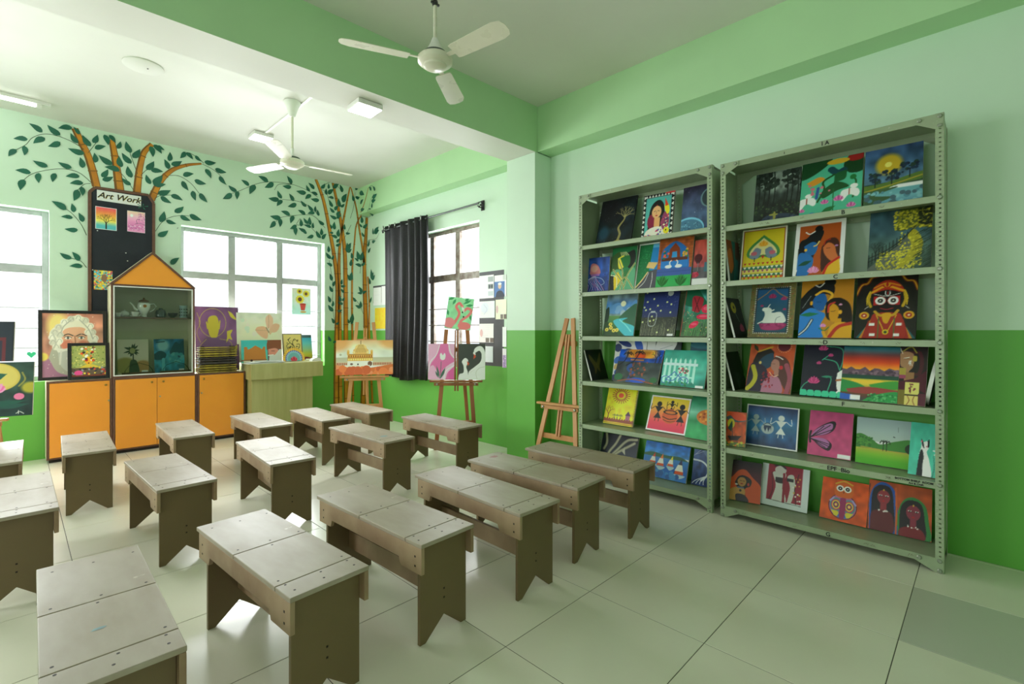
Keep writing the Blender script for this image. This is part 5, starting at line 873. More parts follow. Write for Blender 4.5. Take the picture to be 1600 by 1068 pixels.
LAB = dict(darktree='dark night canvas with a pale bare twisted tree and roots',
 birdwoman='painting of a black-haired woman with a yellow bird inside a border of white triangles',
 planets='dark starry space painting with two bluish planets',
 jelly='blue canvas with a pink jellyfish, low in the far left corner of its shelf',
 greenyellow='green and yellow painting of a dark figure with swirling pale lines',
 road='painting of a grey road curving between green hillside and blue sea, white left edge',
 swans='painting of two white swans under a brown brick arch with green plants below',
 wine='reddish painting of a dark wine glass and berries, half hidden by the rack post',
 moonriver='moonlit river valley painting with yellow sunflowers at lower left',
 jar='night blue painting of a glass jar with yellow glowing fireflies',
 poppies='painting of red poppies and a red butterfly on green meadow',
 cowskin='white canvas with blue and black irregular cowhide patches, behind the palm sunset',
 palms='palm trees over a blue and orange sunset with dark water, wide canvas',
 swanback='dark grey canvas with large white shapes, behind the palm sunset and fence paintings',
 bike='teal painting of a blue bicycle leaning on a pale picket fence',
 darkred='dark teal and maroon canvas mostly hidden behind the bicycle painting',
 sunwarli='yellow folk painting with a red rayed sun, bare tree and small hut',
 drums='white framed folk painting of three black figures around a drum on yellow to red',
 pumpkin='green canvas with an orange brown pumpkin, beside the rack post',
 roots='dark canvas with thick pale twisting snakes or roots, on the lowest shelf',
 boats='blue lake painting with four striped sailboats',
 whitetree='blue canvas with a white branching tree, on the lowest shelf beside the rack post',
 forest='dark grey green forest painting with a stream, on the top shelf',
 lotuscow='green painting with white cows, pink lotuses and big dark leaves',
 moonblue='blue evening lake painting with a yellow sun and dark trees',
 kalam='yellow folk painting of two birds facing inside a green leaf above striped bands',
 shiva1='white framed painting of a blue man and brown-haired woman on rust orange',
 yellowtree='painting of a yellow blossoming tree over a petal covered path with a dark fence',
 cowlotus='white cow resting on a pink lotus inside a dotted brown patterned border',
 couple='painting of a blue faced man above a golden faced woman, mustard background, no frame',
 bigeyes='painting of a black festival face with huge round white eyes and red turban',
 krishna='orange painting of a dark turbaned man and pale pink woman leaning together',
 lotusstem='dark navy canvas with pink lotuses on curling teal stems',
 sunset='fiery orange sunset over purple mountains and a green valley, with a white tag',
 egypt='painting of a woman in profile with a golden headpiece and patterned maroon dress',
 boat='orange canvas with a yellow sailed boat, at the far end of its shelf',
 warliblue='white framed blue folk painting of two pale dancers with a drum',
 pinkfly='bright pink canvas with half a purple butterfly and a white tag',
 greenland='painting of a bright green field and hills under a grey sky',
 cat='turquoise canvas with a black and white cat sitting upright',
 veil='painting of a woman in a large orange veil on dark maroon',
 redwomen='white framed painting of two pale figures in crimson dresses',
 owl='orange canvas with a round multicoloured owl',
 twowomen='orange painting of two dark-skinned women in blue and green veils')
FIX = dict(darkred=(1.73, 1.45, 3.79, .38), egypt=(.375, .25, 3.60, .356))
for (k, lv, Y1, Y2, X, h, th, yaw) in FIT:
    if k in FIX: Y1, Y2, X, h = FIX[k]
    X += dict(lotusstem=.014, road=.02, wine=.02, greenyellow=.01).get(k, 0)
    z = LEV[lv[0]][int(lv[1])]; picture(ART[k], Y1-Y2, h, (X, (Y1+Y2)/2, z), -H2+yaw, th, LAB[k]+', '+('nearer' if lv[0] == 'R' else 'farther')+' rack' if len(LAB[k].split()) < 13 else LAB[k], edge=M_CANVASD if k in ('darktree', 'planets', 'forest', 'swanback', 'bigeyes', 'lotusstem', 'jar') else M_CANVAS, group='paintings on the metal racks', d=.016)
# narrow canvases turned against the rack ends
def side_pic(k, w, h, y, z, x, lean, rz, lab): picture(ART[k], w, h, (x, y, z), rz, lean, lab, edge=M_WHITEW, group='paintings on the metal racks', d=.014)
side_pic('goldfly', .26, .285, 2.545, LEV['L'][2], 3.77, .3, 0, 'small black canvas with a golden butterfly leaning on the far end of the farther rack')
side_pic('sidefig', .25, .31, 1.338, LEV['R'][4], 3.77, .1, 0, 'narrow looking brown and teal canvas leaning against the far end of its shelf')
side_pic('pinkbloom', .26, .30, 1.298, LEV['R'][3], 3.77, .24, 0, 'black canvas with a yellow and a pink flower leaning against the rack end')
side_pic('whitetwig', .25, .28, 1.302, LEV['R'][2], 3.76, .24, 0, 'black canvas with white twigs leaning against the rack end')
dk = tag(empty('round_plate', (3.735, .222, LEV['R'][2]+.002), 0), 'round black plate with a white rim leaning against the near end of the rack', 'plate')
dk.rotation_euler = (0, math.radians(0), 0); R_ = Matrix.Rotation(math.radians(-72), 4, 'X'); 
pm = MB().lathe([(.0, .004), (.122, .004), (.135, .012), (.135, -.004), (0, -.004)], n=48).build('plate_disc', M_BLACKW, dk, loc=(0, 0, .134)); pm.rotation_euler = (math.radians(-80), 0, 0)
pr_ = MB().lathe([(.129, .009), (.1365, .0135), (.1375, -.005), (.129, -.006), (.129, .009)], n=48).build('plate_rim', M_WHITEW, dk, loc=(0, 0, .134)); pr_.rotation_euler = pm.rotation_euler
# ------------------------------------------------------------------ benches
M_BENCH = mat('worn_laminate_board', 'ada394', .42, noise=.16, nscale=5, col2='8f8169', stretch=(1, .35, 1), rnd=.05, speck=('c4bba8', 14, .74))
M_BSIDE = mat('brown_board_edge', 'a18a6c', .5, noise=.22, nscale=5, col2='84694e', rnd=.06)
M_BLEG = mat('brown_leg_panel', '6f5d3c', .45, noise=.12, nscale=3, rnd=.05)
M_SCREW = mat('dark_screw', '241c14', .5, .4, noise=.2)
def make_bench(seed):
    rs = np.random.RandomState(seed); L, Wd, T, HT = .92, .305, .018, .45; t = empty('wooden_bench')
    ya, yb = -L/2, L/2; s1 = ya+.115; s2 = ya+.49
    for (a, c) in ((ya, s1-.0015), (s1+.0015, s2-.0015), (s2+.0015, yb)): MB().box(-Wd/2, Wd/2, a, c, HT-T, HT).build('top_board', M_BENCH, t, bevel=.003)
    P = [(ya+.002, HT-T-.0005), (yb-.03, HT-T-.0005), (yb-.03, HT-.13), (yb-.15, HT-.13), (yb-.165, HT-.095), (ya+.165, HT-.095), (ya+.15, HT-.13), (ya+.002, HT-.13)]
    for x in (-Wd/2+.001, Wd/2-.019): MB().prism(P, x, x+.018, 'x').build('apron', M_BSIDE, t, bevel=.002)
    wl = Wd-.04
    Q = [(-wl/2, 0), (-wl/2+.03, 0), (0, .085), (wl/2-.03, 0), (wl/2, 0), (wl/2, HT-T-.001), (-wl/2, HT-T-.001)]
    for y in (ya+.035, yb-.085):
        mb = MB(); v = [(p[0], y+dy, p[1]) for dy in (0, .018) for p in Q]; mb.add(v, [(0, 1, 2, 6), (2, 3, 4, 5), (2, 5, 6), (7, 13, 9, 8), (9, 12, 11, 10), (9, 13, 12)]+[(i, 7+i, 7+(i+1) % 7, (i+1) % 7) for i in range(7)])
        o = mb.build('leg_panel', M_BLEG, t); bv = o.modifiers.new('bevel', 'BEVEL'); bv.width = .0015; bv.segments = 1
    MB().box(-.009, .009, ya+.0535, yb-.0855, .145, .24).build('stretcher', M_BSIDE, t, bevel=.002)
    mb = MB()
    for y in (ya+.035+.009, s1-.02, s1+.025, s2-.025, s2+.025, yb-.076):
        for x in (-.12, .0, .12):
            if rs.rand() < .82: mb.lathe([(.0045, .0004), (.0045, 0)], (x+rs.rand()*.02-.01, y+rs.rand()*.01, HT), 8)
    for z in (HT-.06, HT-.1):
        for x in (-Wd/2+.0006, Wd/2-.0006):
            for y in (ya+.045, yb-.075): mb.box(x-.0006, x+.0006, y-.004, y+.004, z-.004, z+.004)
    for z in (.16, .2): mb.box(-.004, .004, ya+.0343, ya+.0352, z-.004, z+.004)
    o = mb.build('screw_heads', M_SCREW, t); o['kind'] = 'stuff'
    mf = MB()
    for y in (ya+.044, yb-.076):
        for x in (-wl/2+.015, wl/2-.015): mf.box(x-.012, x+.012, y-.008, y+.008, .0002, .004)
    for p in t.children: pass
    mf.build('foot_pads', M_WHITEW, t)['kind'] = 'stuff'
    return t
BENCH = [(.20, 2.098, -1.0, 'first row, leftmost and nearest the camera, at the lower left corner'),
 (.005, 3.845, 0, 'second row, cut by the left edge of the picture at mid height'),
 (-.11, 5.225, -1, 'third row, far left by the green wall, mostly out of the picture'),
 (.407, 5.21, -2.3, 'third row, in front of the left orange cupboard doors'),
 (.692, 3.80, 2.0, 'second row, second from the left, narrow end to the camera'),
 (1.09, 5.31, -1.8, 'third row, in front of the middle orange cupboard doors'),
 (1.735, 5.265, -.6, 'third row, before the left side of the podium'),
 (1.372, 3.88, -3.3, 'second row, third from the left'),
 (.765, 2.142, 4.0, 'first row, second from the left, large in the foreground'),
 (1.322, 2.16, 2.5, 'first row, third from the left in the foreground'),
 (2.30, 5.17, -2.6, 'third row, between the podium and the temple easel'),
 (2.835, 5.265, .6, 'third row, farthest right, in front of the temple easel'),
 (2.207, 3.927, 2.0, 'second row, fourth from the left, with a bluish paint smear'),
 (2.978, 3.92, .5, 'second row, farthest right, in front of the flamingo easel'),
 (1.89, 2.092, -1.0, 'first row, fourth from the left, grey board top'),
 (2.375, 2.134, 2.4, 'first row, second from the right, with a pinkish far end'),
 (2.90, 2.078, 1.7, 'first row, farthest right, standing next to the metal rack')]
b0 = make_bench(1); b1 = make_bench(2); first = [b0, b1]
for i, (x, y, a, lab) in enumerate(BENCH):
    o = first[i] if i < 2 else copy_tree(first[i % 2]); o.location = (x, y, 0); o.rotation_euler = (0, 0, math.radians(a)); tag(o, 'low wooden bench, '+lab, 'bench', 'school benches in three rows')
M_SM1 = mat('blue_paint_smear', '7fa3a8', .5, noise=.4, nscale=20); M_SM2 = mat('pink_paint_smear', 'b5817c', .5, noise=.3, nscale=20)
def smear(bi, x, y, rx, ry, m, sd):
    rs = np.random.RandomState(sd); bo = [o for o in bpy.data.objects if o.get('category') == 'bench' and abs(o.location.x-BENCH[bi][0]) < .001 and abs(o.location.y-BENCH[bi][1]) < .001][0]
    v = [(x+rx*(.55+.45*rs.rand())*math.cos(k*.4488), y+ry*(.55+.45*rs.rand())*math.sin(k*.4488), .4505) for k in range(14)]; MB().add(v, [tuple(range(14))]).build('paint_smear', m, bo)
smear(12, -.02, -.25, .05, .03, M_SM1, 1); smear(0, -.02, -.18, .025, .012, M_SM1, 2); smear(15, .03, .38, .045, .03, M_SM2, 3)
# ------------------------------------------------------------------ orange cupboards
M_ORANGE = mat('orange_laminate', 'ee9a34', .32, noise=.04, nscale=2.5, spec=.5)
M_TRIM = mat('brown_edging', '6a4636', .5, noise=.25, nscale=25)
M_CREAM = mat('cream_board', 'd9d0b0', .5, noise=.08, nscale=8)
M_BRASS = mat('brass_knob', 'a88a48', .3, .8, noise=.2)
M_DARK = mat('dark_plinth', '2c2620', .7, noise=.3)
CY = 6.79; CB = 7.062
knob = MB().lathe([(.0, .02), (.008, .019), (.012, .014), (.011, .008), (.006, .004), (.006, 0)], n=16).mesh('knob', M_BRASS, True)
lock = MB().lathe([(0, .006), (.008, .006), (.009, 0)], n=16).mesh('lock', M_BOLT, True)
def cupboard(x0, x1, doors, label, knobs, locks):
    t = tag(empty('low_cupboard', ((x0+x1)/2, CY, 0)), label, 'cupboard', 'orange low cupboards'); ox = (x0+x1)/2; w = (x1-x0)/2
    MB().box(-w, w, .012, CB-CY, .035, .83).build('carcass', M_CREAM, t)
    MB().box(-w+.02, w-.02, .03, CB-CY-.02, 0, .0345).build('plinth', M_DARK, t)
    for q in ((-w, -w+.018, .035, .83), (w-.018, w, .035, .83), (-w+.018, w-.018, .035, .05), (-w+.018, w-.018, .812, .83)): MB().box(q[0], q[1], -.002, .0115, q[2], q[3]).build('edging', M_TRIM, t, bevel=.0015)
    n = doors; a = -w+.021; dw = (2*w-.042)/n
    for i in range(n):
        d = MB().box(a+i*dw+.002, a+(i+1)*dw-.002, -.006, .0105, .053, .809).build('door', M_ORANGE, t, bevel=.0015)
        k = knobs[i]; part('knob', knob, d, (k-ox, -.006, .765), (H2, 0, 0))
        if locks[i]: part('lock', lock, d, (locks[i]-ox, -.006, .595), (H2, 0, 0))
    return t
cupboard(.22, .738, 1, 'left orange cupboard with one door, framed portrait on top', [.682], [.708])
cupboard(.742, 1.528, 2, 'middle orange cupboard with two doors, house-shaped display case on top', [1.085, 1.193], [None, 1.163])
cupboard(1.532, 2.062, 1, 'right orange cupboard with one door, purple painting on top', [1.597], [1.576])
# house shaped display case
t = tag(empty('display_case', (1.115, CY, .8305)), 'house-shaped orange and glass display case with gabled top on the middle cupboard', 'display case'); w = .39; hh = 1.01
M_DGL = bpy.data.materials.new('cabinet_glass'); M_DGL.use_nodes = True; thin_glass(M_DGL, (.80, .84, .82, 1))
M_INN = mat('grey_green_backing', 'c4c0a8', .6, noise=.1, nscale=4)
for x in (-w, w-.018): MB().box(x, x+.018, .0, CB-CY, 0, hh).build('side_panel', M_CREAM, t)
for x in (-w, w-.018): MB().box(x-.0, x+.018, -.004, -.0005, 0, hh).build('edging', M_TRIM, t)
MB().box(-w+.018, w-.018, CB-CY-.01, CB-CY, .002, hh).build('back_panel', M_INN, t)
MB().box(-w+.0185, w-.0185, .0, CB-CY-.0105, .0, .018).build('bottom_panel', M_TRIM, t); MB().box(-w, w, -.003, CB-CY, hh+.0005, hh+.018).build('top_panel', M_TRIM, t)
MB().box(-w+.0185, w-.0185, .03, CB-CY-.0105, .655, .67).build('inner_shelf', M_TRIM, t, bevel=.002)
for q in ((-w+.02, -w+.032, .02, hh-.002), (w-.032, w-.02, .02, hh-.002), (-w+.032, w-.032, .02, .032), (-w+.032, w-.032, hh-.014, hh-.002)): MB().box(q[0], q[1], -.004, .004, q[2], q[3]).build('glass_frame', M_WHITEW, t)
MB().box(-w+.032, w-.032, -.001, .002, .032, hh-.014).build('glass_pane', M_DGL, t)
MB().prism([(-w+.025, hh+.019), (w-.025, hh+.019), (-.02, 1.385)], .002, .016).build('gable_panel', M_ORANGE, t)
for sx in (-1, 1):
    a = (-w-.02, hh+.012) if sx < 0 else (w+.012, hh+.012); ap = (-.02, 1.415); d = Vector((ap[0]-a[0], ap[1]-a[1])).normalized(); nn = Vector((-d.y, d.x))*(.02 if sx < 0 else -.02)
    MB().prism([a, ap, (ap[0]+nn.x*0, ap[1]-.026), (a[0]-nn.x*1.1+0, a[1]-nn.y*.2)] if 0 else [a, ap, (ap[0], ap[1]-.028), (a[0]+(.034 if sx < 0 else -.034), a[1])], -.006, CB-CY).build('roof_board', M_TRIM if sx > 0 else M_CREAM, t, bevel=.002)
    MB().prism([a, ap, (ap[0], ap[1]-.028), (a[0]+(.034 if sx < 0 else -.034), a[1])], -.010, -.0065).build('edging', M_TRIM, t)
# things inside the case
CZ = .8305+.0185; SH = .8305+.6705
M_CHINA = mat('white_glazed_china', 'e4e4dc', .12, noise=.04, spec=.6, coat=.5)
M_CHINAD = mat('brown_band_glaze', '7c5038', .2, noise=.1)
M_DKGL = mat('dark_glass', '3a4444', .12, noise=.1, spec=.7)
def lathe_thing(name, prof, loc, m, label, cat, n=32, extra=None):
    t = empty(name, loc); tag(t, label, cat); MB().lathe(prof, n=n).build('body', m, t, smooth=True)
    if extra: extra(t)
    return t
def teapot_x(s):
    def f(t):
        MB().tube([(-.05*s, 0, .07*s), (-.075*s, 0, .085*s), (-.09*s, 0, .12*s), (-.115*s, 0, .15*s)], [.016*s, .013*s, .009*s, .007*s], 10).build('spout', M_CHINA, t, smooth=True)
        MB().tube([(.05*s, 0, .135*s), (.085*s, 0, .145*s), (.105*s, 0, .115*s), (.085*s, 0, .08*s), (.05*s, 0, .055*s)], .006*s, 8).build('handle', M_CHINA, t, smooth=True)
        l = MB().lathe([(.047*s, .16*s), (.04*s, .172*s), (.015*s, .185*s), (.006*s, .188*s), (.012*s, .198*s), (0, .206*s)]).build('lid', M_CHINAD, t, smooth=True)
        MB().lathe([(.0, .001), (.016*s, .001), (.016*s, 0)], n=20).build('emblem', mat('orange_emblem', 'b8702c', .3, noise=.2), t, loc=(0, -.0595*s, .115*s)).rotation_euler = (H2, 0, 0)
    return f
lathe_thing('teapot', [(.03, 0), (.034, .006), (.026, .016), (.03, .04), (.055, .085), (.062, .12), (.058, .15), (.05, .162), (0, .163)], (1.03, 6.90, SH), M_CHINA, 'tall white china teapot with an orange emblem in the display case', 'teapot', extra=teapot_x(1.1))
def sugar(t):
    MB().lathe([(.04, .052), (.03, .064), (.006, .072), (.009, .08), (0, .086)]).build('lid', M_CHINA, t, smooth=True)
lathe_thing('sugar_bowl', [(.022, 0), (.026, .004), (.044, .025), (.042, .052), (0, .053)], (.86, 6.93, SH), M_CHINA, 'small lidded white china sugar bowl behind the teacup in the display case', 'bowl', extra=sugar)
def cup_h(t): MB().tube([(.036, 0, .042), (.055, 0, .04), (.056, 0, .02), (.034, 0, .014)], .0035, 8).build('handle', M_CHINA, t, smooth=True)
lathe_thing('teacup', [(.018, 0), (.03, .014), (.039, .05), (.037, .05), (.028, .015), (0, .006)], (.945, 6.87, SH+.0085), M_CHINA, 'white china teacup on a saucer at the front of the display case shelf', 'cup', extra=cup_h)
lathe_thing('saucer', [(0, 0), (.04, .0), (.066, .008), (.066, .0095), (.03, .004), (0, .004)], (.945, 6.87, SH+.0005), M_CHINA, 'white china saucer under the teacup in the display case', 'saucer')
lathe_thing('teacup', [(.018, 0), (.03, .014), (.038, .045), (.036, .045), (.028, .012), (0, .006)], (.795, 6.88, SH+.0005), M_CHINA, 'white china cup at the far left of the display case shelf', 'cup', extra=cup_h)
lathe_thing('glass_jar', [(.04, 0), (.052, .01), (.055, .06), (.04, .09), (.02, .1), (.02, .11), (0, .112)], (1.20, 6.96, SH), M_DKGL, 'round dark jar right of the teapot in the display case', 'jar')
lathe_thing('round_bowl', [(.02, 0), (.045, .03), (.05, .055), (.046, .055), (.0, .01)], (1.305, 6.9, SH), M_BLACKW, 'small black bowl beside the lantern cup in the display case', 'bowl')
def lant(t):
    for z in (.03, .065, .1):
        for k in range(10): MB().box(-.006, .006, -.0415, -.038, z-.008, z+.008, Matrix.Rotation(k*.628, 4, 'Z')).build('window_mark', M_DKGL, t)
    MB().tube([(.036, 0, .12), (.06, 0, .105), (.055, 0, .05), (.036, 0, .03)], .004, 8).build('handle', M_CHINA, t, smooth=True)
lathe_thing('tall_mug', [(.04, 0), (.038, .01), (.033, .07), (.038, .13), (.044, .145), (.04, .145), (.03, .02), (0, .018)], (1.41, 6.89, SH), mat('pale_blue_glaze', '98b0b0', .2, noise=.15), 'tall pale blue mug with dark square marks, right side of the display case', 'mug', extra=lant)
picture(ART['darkbloom'], .285, .40, (.945, 6.955, CZ), 0, .16, 'beige canvas with a dark tousled silhouette, behind glass in the display case', d=.012)
picture(ART['bluelake'], .30, .40, (1.29, 6.955, CZ), 0, .16, 'blue moonlit lake canvas with a white tag, behind glass in the display case', d=.012)
for i, x in enumerate((.98, 1.33)):
    tt = tag(empty('wire_easel', (x, 6.86, CZ)), 'small curved dark wire display stand in front of the '+('beige' if i == 0 else 'blue')+' canvas in the case', 'stand')
    MB().tube([(-.13, 0, .0), (-.125, 0, .05), (-.09, 0, .1), (0, 0, .135), (.09, 0, .1), (.125, 0, .05), (.13, 0, 0)], .003, 6).build('wire_arch', M_BLACKW, tt, smooth=True)
    MB().box(-.15, .15, .01, .03, 0.0005, .03).build('stand_base', M_TRIM, tt, bevel=.003)
# pictures on the cupboards
o = picture(ART['oldman'], .545, .73, (.435, 6.93, .831), 0, .06, 'large black-framed portrait of an old man with a long white beard', frame=.032, d=.02, n=150)
o = picture(ART['festive'], .335, .385, (.55, 6.83, .831), 0, .12, 'small black-framed colourful picture of a dancing figure, in front of the portrait', frame=.03, d=.016)
picture(ART['buddha'], .49, .82, (1.805, 6.98, .831), 0, .08, 'tall purple canvas with a golden seated figure and halo, on the right cupboard', d=.02, n=130)
M_OCH = mat('ochre_canvas_edge', 'a8942c', .6, noise=.3, nscale=12, col2='6c5c28')
M_DK2 = mat('dark_painted_edge', '3c3634', .6, noise=.3, nscale=12)
zz = .8312
for i, (dx, th, m_, nm) in enumerate(((0, .016, M_OCH, 'ochre'), (.008, .014, M_OCH, 'ochre'), (-.004, .02, M_OCH, 'ochre'), (.006, .012, M_OCH, 'ochre'), (.0, .026, M_DK2, 'dark'), (.004, .018, M_DK2, 'dark'), (-.006, .014, M_DK2, 'dark'), (.003, .014, M_OCH, 'ochre'), (.0, .022, M_OCH, 'ochre'), (-.005, .014, M_OCH, 'ochre'), (.004, .012, M_OCH, 'ochre'), (.0, .012, M_OCH, 'ochre'))):
    t = tag(empty('stretched_canvas', (1.762+dx, 6.885, zz)), '%s edged canvas in the flat stack before the purple painting, %s from the bottom' % (nm, ['lowest', 'second', 'third', 'fourth', 'fifth', 'sixth', 'seventh', 'eighth', 'ninth', 'tenth', 'eleventh', 'topmost'][i]), 'canvas', 'canvases stacked flat on the right cupboard')
    MB().box(-.205, .205, -.08, .06, .0, th).build('canvas_edge', m_, t, bevel=.002)
    gp = .0108
    for x in (-.17, .17): MB().box(x-.02, x+.02, -.06, .04, th+.0001, th+gp-.0004).build('corner_wedge', M_DARK, t)
    zz += th+gp
# podium
M_POD = mat('pale_olive_laminate', 'b9b57c', .4, noise=.1, nscale=3, col2='aba66c', stretch=(6, 6, .5))
t = tag(empty('podium', (2.49, 6.62, 0)), 'pale olive podium with a wide box top, papers and paintings on it', 'podium')
MB().box(-.40, .38, .03, .42, 0, .7235).build('body', M_POD, t, bevel=.003)
MB().box(-.424, .50, -.03, .44, .7240, .925).build('top_box', M_POD, t, bevel=.004)
PZ = .9255
picture(ART['palefly'], .57, .66, (2.31, 6.99, PZ), 0, .07, 'large pale canvas with a faint peach butterfly, against the window', d=.02, n=120)
picture(ART['fortman'], .50, .295, (2.295, 6.88, PZ), 0, .1, 'teal painting of an orange fort and a bearded man in a brown turban', d=.016)
picture(ART['vines'], .27, .38, (2.73, 6.95, PZ), 0, .16, 'cream painting with brown curling vines and a patterned border', d=.014)
picture(ART['beach'], .25, .36, (2.905, 7.02, PZ), 0, .16, 'narrow turquoise to yellow landscape canvas at the right end of the podium', d=.014)
t = tag(empty('painted_half_disc', (2.69, 6.83, PZ)), 'half round orange and blue mandala board with a red lotus, standing on the podium', 'painting'); t.rotation_euler = (-.14, 0, 0); t.location.z += .002
part('painted_face', painted(ART['mandala'], .295, .295, clip=lambda u, v: ((u-.5)**2+(v-.5)**2 < .25) & (v < .62)), t, (0, 0, -.111))
MB().prism([(.146*math.cos(a), .0365+.146*math.sin(a)) for a in np.linspace(-.245, math.pi+.245, 40)], .0012, .008).build('board', M_OCH, t)
M_PAP = mat('white_paper', 'e6e8e6', .6, noise=.05)
rs = np.random.RandomState(4); zz = PZ+.0005
for i, (x, y, a, w_, h_) in enumerate(((2.24, 6.72, 4, .42, .2), (2.30, 6.73, -6, .40, .2), (2.26, 6.72, 2, .38, .19), (2.33, 6.72, 9, .30, .18))):
    o = MB().box(-w_/2, w_/2, -h_/2, h_/2, 0, .006).build('paper_sheaf', M_PAP if i % 2 == 0 else mat('grey_paper', 'b4b8b8', .6, noise=.1), loc=(x, y, zz)); o.rotation_euler = (0, 0, math.radians(a)); zz += .0066
    tag(o, ['lowest white sheaf of papers on the podium', 'second sheaf of grey papers on the podium', 'third sheaf, white, of the podium papers', 'topmost grey sheaf of papers on the podium, turned askew'][i], 'papers', 'papers on the podium')
o = MB().prism([(-.07, 0), (.07, 0), (.06, .035), (.0, .05), (-.05, .03)], 0, .09).build('paper_bundle', M_PAP, loc=(2.93, 6.66, PZ+.0003)); tag(o, 'crumpled white paper bundle at the right end of the podium', 'papers')
# notice board behind the case
M_BOARD = mat('dark_board_cloth', '1d222c', .75, noise=.15, nscale=5, bump=.1, bscale=80)
P = [(.575, .35), (1.15, .35), (1.15, 2.86), (1.10, 2.945), (.62, 2.935), (.575, 2.88)]
t = tag(empty('notice_board', (0, 7.075, 0)), 'tall black notice board with brown frame and an Art Work heading', 'notice board'); MB().prism(P, 0, .022).build('board', M_BOARD, t)
for i in range(6):
    a, c = P[i], P[(i+1) % 6]; MB().bar((a[0], .008, a[1]), (c[0], .008, c[1]), .03, .03, (0, 1, 0)).build('frame_rail', M_TRIM, t, bevel=.003)
h = MB().box(.635, 1.03, -.0035, -.0005, 2.80, 2.915).build('heading_card', M_PAP, t)
for dx, dz, m_ in ((.003, -.003, mat('gold_ink', 'b8a848', .5, noise=.1)), (0, 0, M_INK)): part('heading_lettering', text_mesh('Art Work', .092, m_, shear=.35, bold=.001), h, (.83+dx, -.0042-(.0004 if m_ is M_INK else 0), 2.832+dz), (H2, 0, 0))
pin = MB().lathe([(0, .004), (.006, .002), (.006, 0)], n=10).mesh('pin', M_WHITEW, True)
for x, z in ((.64, 2.46), (.89, 2.24), (.905, 2.15), (.6, 2.02)): part('pin', pin, t, (x, -.0005, z), (H2, 0, 0))
bt = MB()
for a in (.5, 1.6, 2.8, 4.0, 5.2): bt.add([(1.045, -.006, 2.80), (1.045+.05*math.cos(a-.3), -.007, 2.80+.03*math.sin(a-.3)), (1.045+.06*math.cos(a), -.008, 2.80+.036*math.sin(a))], [(0, 1, 2)])
bt.build('paper_leaf', M_LEAF, t)
picture(ART['autumntree'], .185, .25, (.715, 7.0745, 2.48), 0, 0, 'small picture of a black bare tree on rainbow sky pinned to the notice board', cat='picture', d=.002, m=M_PRINT, name='pinned_picture')
picture(ART['pinktree'], .165, .24, (.985, 7.0745, 2.49), 0, 0, 'small pink blossom picture pinned to the right of the notice board', cat='picture', d=.002, m=M_PRINT, name='pinned_picture')
picture(ART['patchwork'], .16, .215, (.69, 7.0745, 1.805), 0, 0, 'small multicoloured patchwork picture low on the notice board', cat='picture', d=.002, m=M_PRINT, name='pinned_picture')
picture(ART['sunflowers'], .27, .38, (2.94, 7.20, 1.585), 0, 0, 'sunflower picture in a red pot taped to the far window pane', cat='picture', d=.0015, m=M_PRINT, name='taped_picture')
hr = MB().prism([(0, -.04), (.035, 0), (.03, .02), (.012, .024), (0, .01), (-.012, .024), (-.03, .02), (-.035, 0)], 0, .001).build('paper_heart', mat('green_paper', '38b48c', .6, noise=.05), loc=(.12, 7.215, 1.10)); tag(hr, 'small green paper heart on the left window beside the portrait', 'paper heart')
# ------------------------------------------------------------------ curtain and rod
M_STEEL = mat('dark_steel', '5c6460', .35, .6, noise=.15); M_RING = mat('chrome_ring', 'b0b0b0', .2, .9, noise=.05)
t = tag(empty('curtain_rod', (0, 0, 0)), 'grey metal curtain rod with a scrolled bracket above the side window', 'curtain rod')
MB().tube([(3.86, 6.50, 2.845), (3.86, 4.33, 2.865)], .012, 12).build('rod', M_STEEL, t, smooth=True)
for y in (6.47, 4.36):
    mb = MB().box(3.948, 3.96, y-.025, y+.025, 2.80, 2.92).tube([(3.95, y, 2.83), (3.91, y, 2.83), (3.87, y, 2.842)], .007, 8).tube([(3.95, y, 2.90), (3.92, y, 2.90), (3.865, y, 2.875)], .006, 8)
    for a in (0, 1, 2): mb.lathe([(0, -.014), (.01, -.01), (.014, 0), (.01, .01), (0, .014)], (3.87+.025*a, y-.03 if y < 5 else y+.03, 2.85+.025*(a-1)), 10)
    mb.build('bracket', M_BLACKW, t)
M_CURT = mat('black_brocade_cloth', '1a181c', .5, noise=.3, nscale=70, col2='28262c', bump=.25, bscale=120, spec=.4)
t = tag(empty('curtain', (3.86, 5.86, 0)), 'black eyelet curtain drawn to the left of the side window', 'curtain')
ny, nz = 150, 26; V = []; Fc = []
for j in range(nz):
    v = j/(nz-1); z = 2.895-v*2.23
    for i in range(ny):
        u = i/(ny-1); y = .545-u*(1.055+.03*math.sin(v*4)); fr = 3.2+4.5*u; am = .028+.012*u
        ph = 2*math.pi*(2.6*u+2.9*u*u)
        V.append((-.014+am*math.sin(ph+.35*math.sin(v*3+u*7))+.008*math.sin(3*ph+v*2)*v, y+.01*math.sin(ph*.5+v*2.5)*v, z+.006*math.sin(ph)*(j == 0)-.0*u+.02*v*math.sin(u*9)*(j == nz-1)))
for j in range(nz-1):
    for i in range(ny-1): Fc.append((j*ny+i, j*ny+i+1, (j+1)*ny+i+1, (j+1)*ny+i))
o = MB().add(V, Fc).build('cloth', M_CURT, t, smooth=True); so = o.modifiers.new('t', 'SOLIDIFY'); so.thickness = .003
ring = bpy.data.meshes.new('ring'); rb = MB(); rb.tube([(-.0+.031*math.cos(k*math.pi/8), .031*math.sin(k*math.pi/8), 0) for k in range(17)], .0075, 8, cap=False); ring = rb.mesh('eyelet_ring', M_RING, True)
for y, x in ((6.34, -.078), (6.18, -.078), (6.03, -.078), (5.40, -.08)): part('eyelet_ring', ring, t, (x, y-5.86, 2.85), (0, H2, math.radians(-35)))
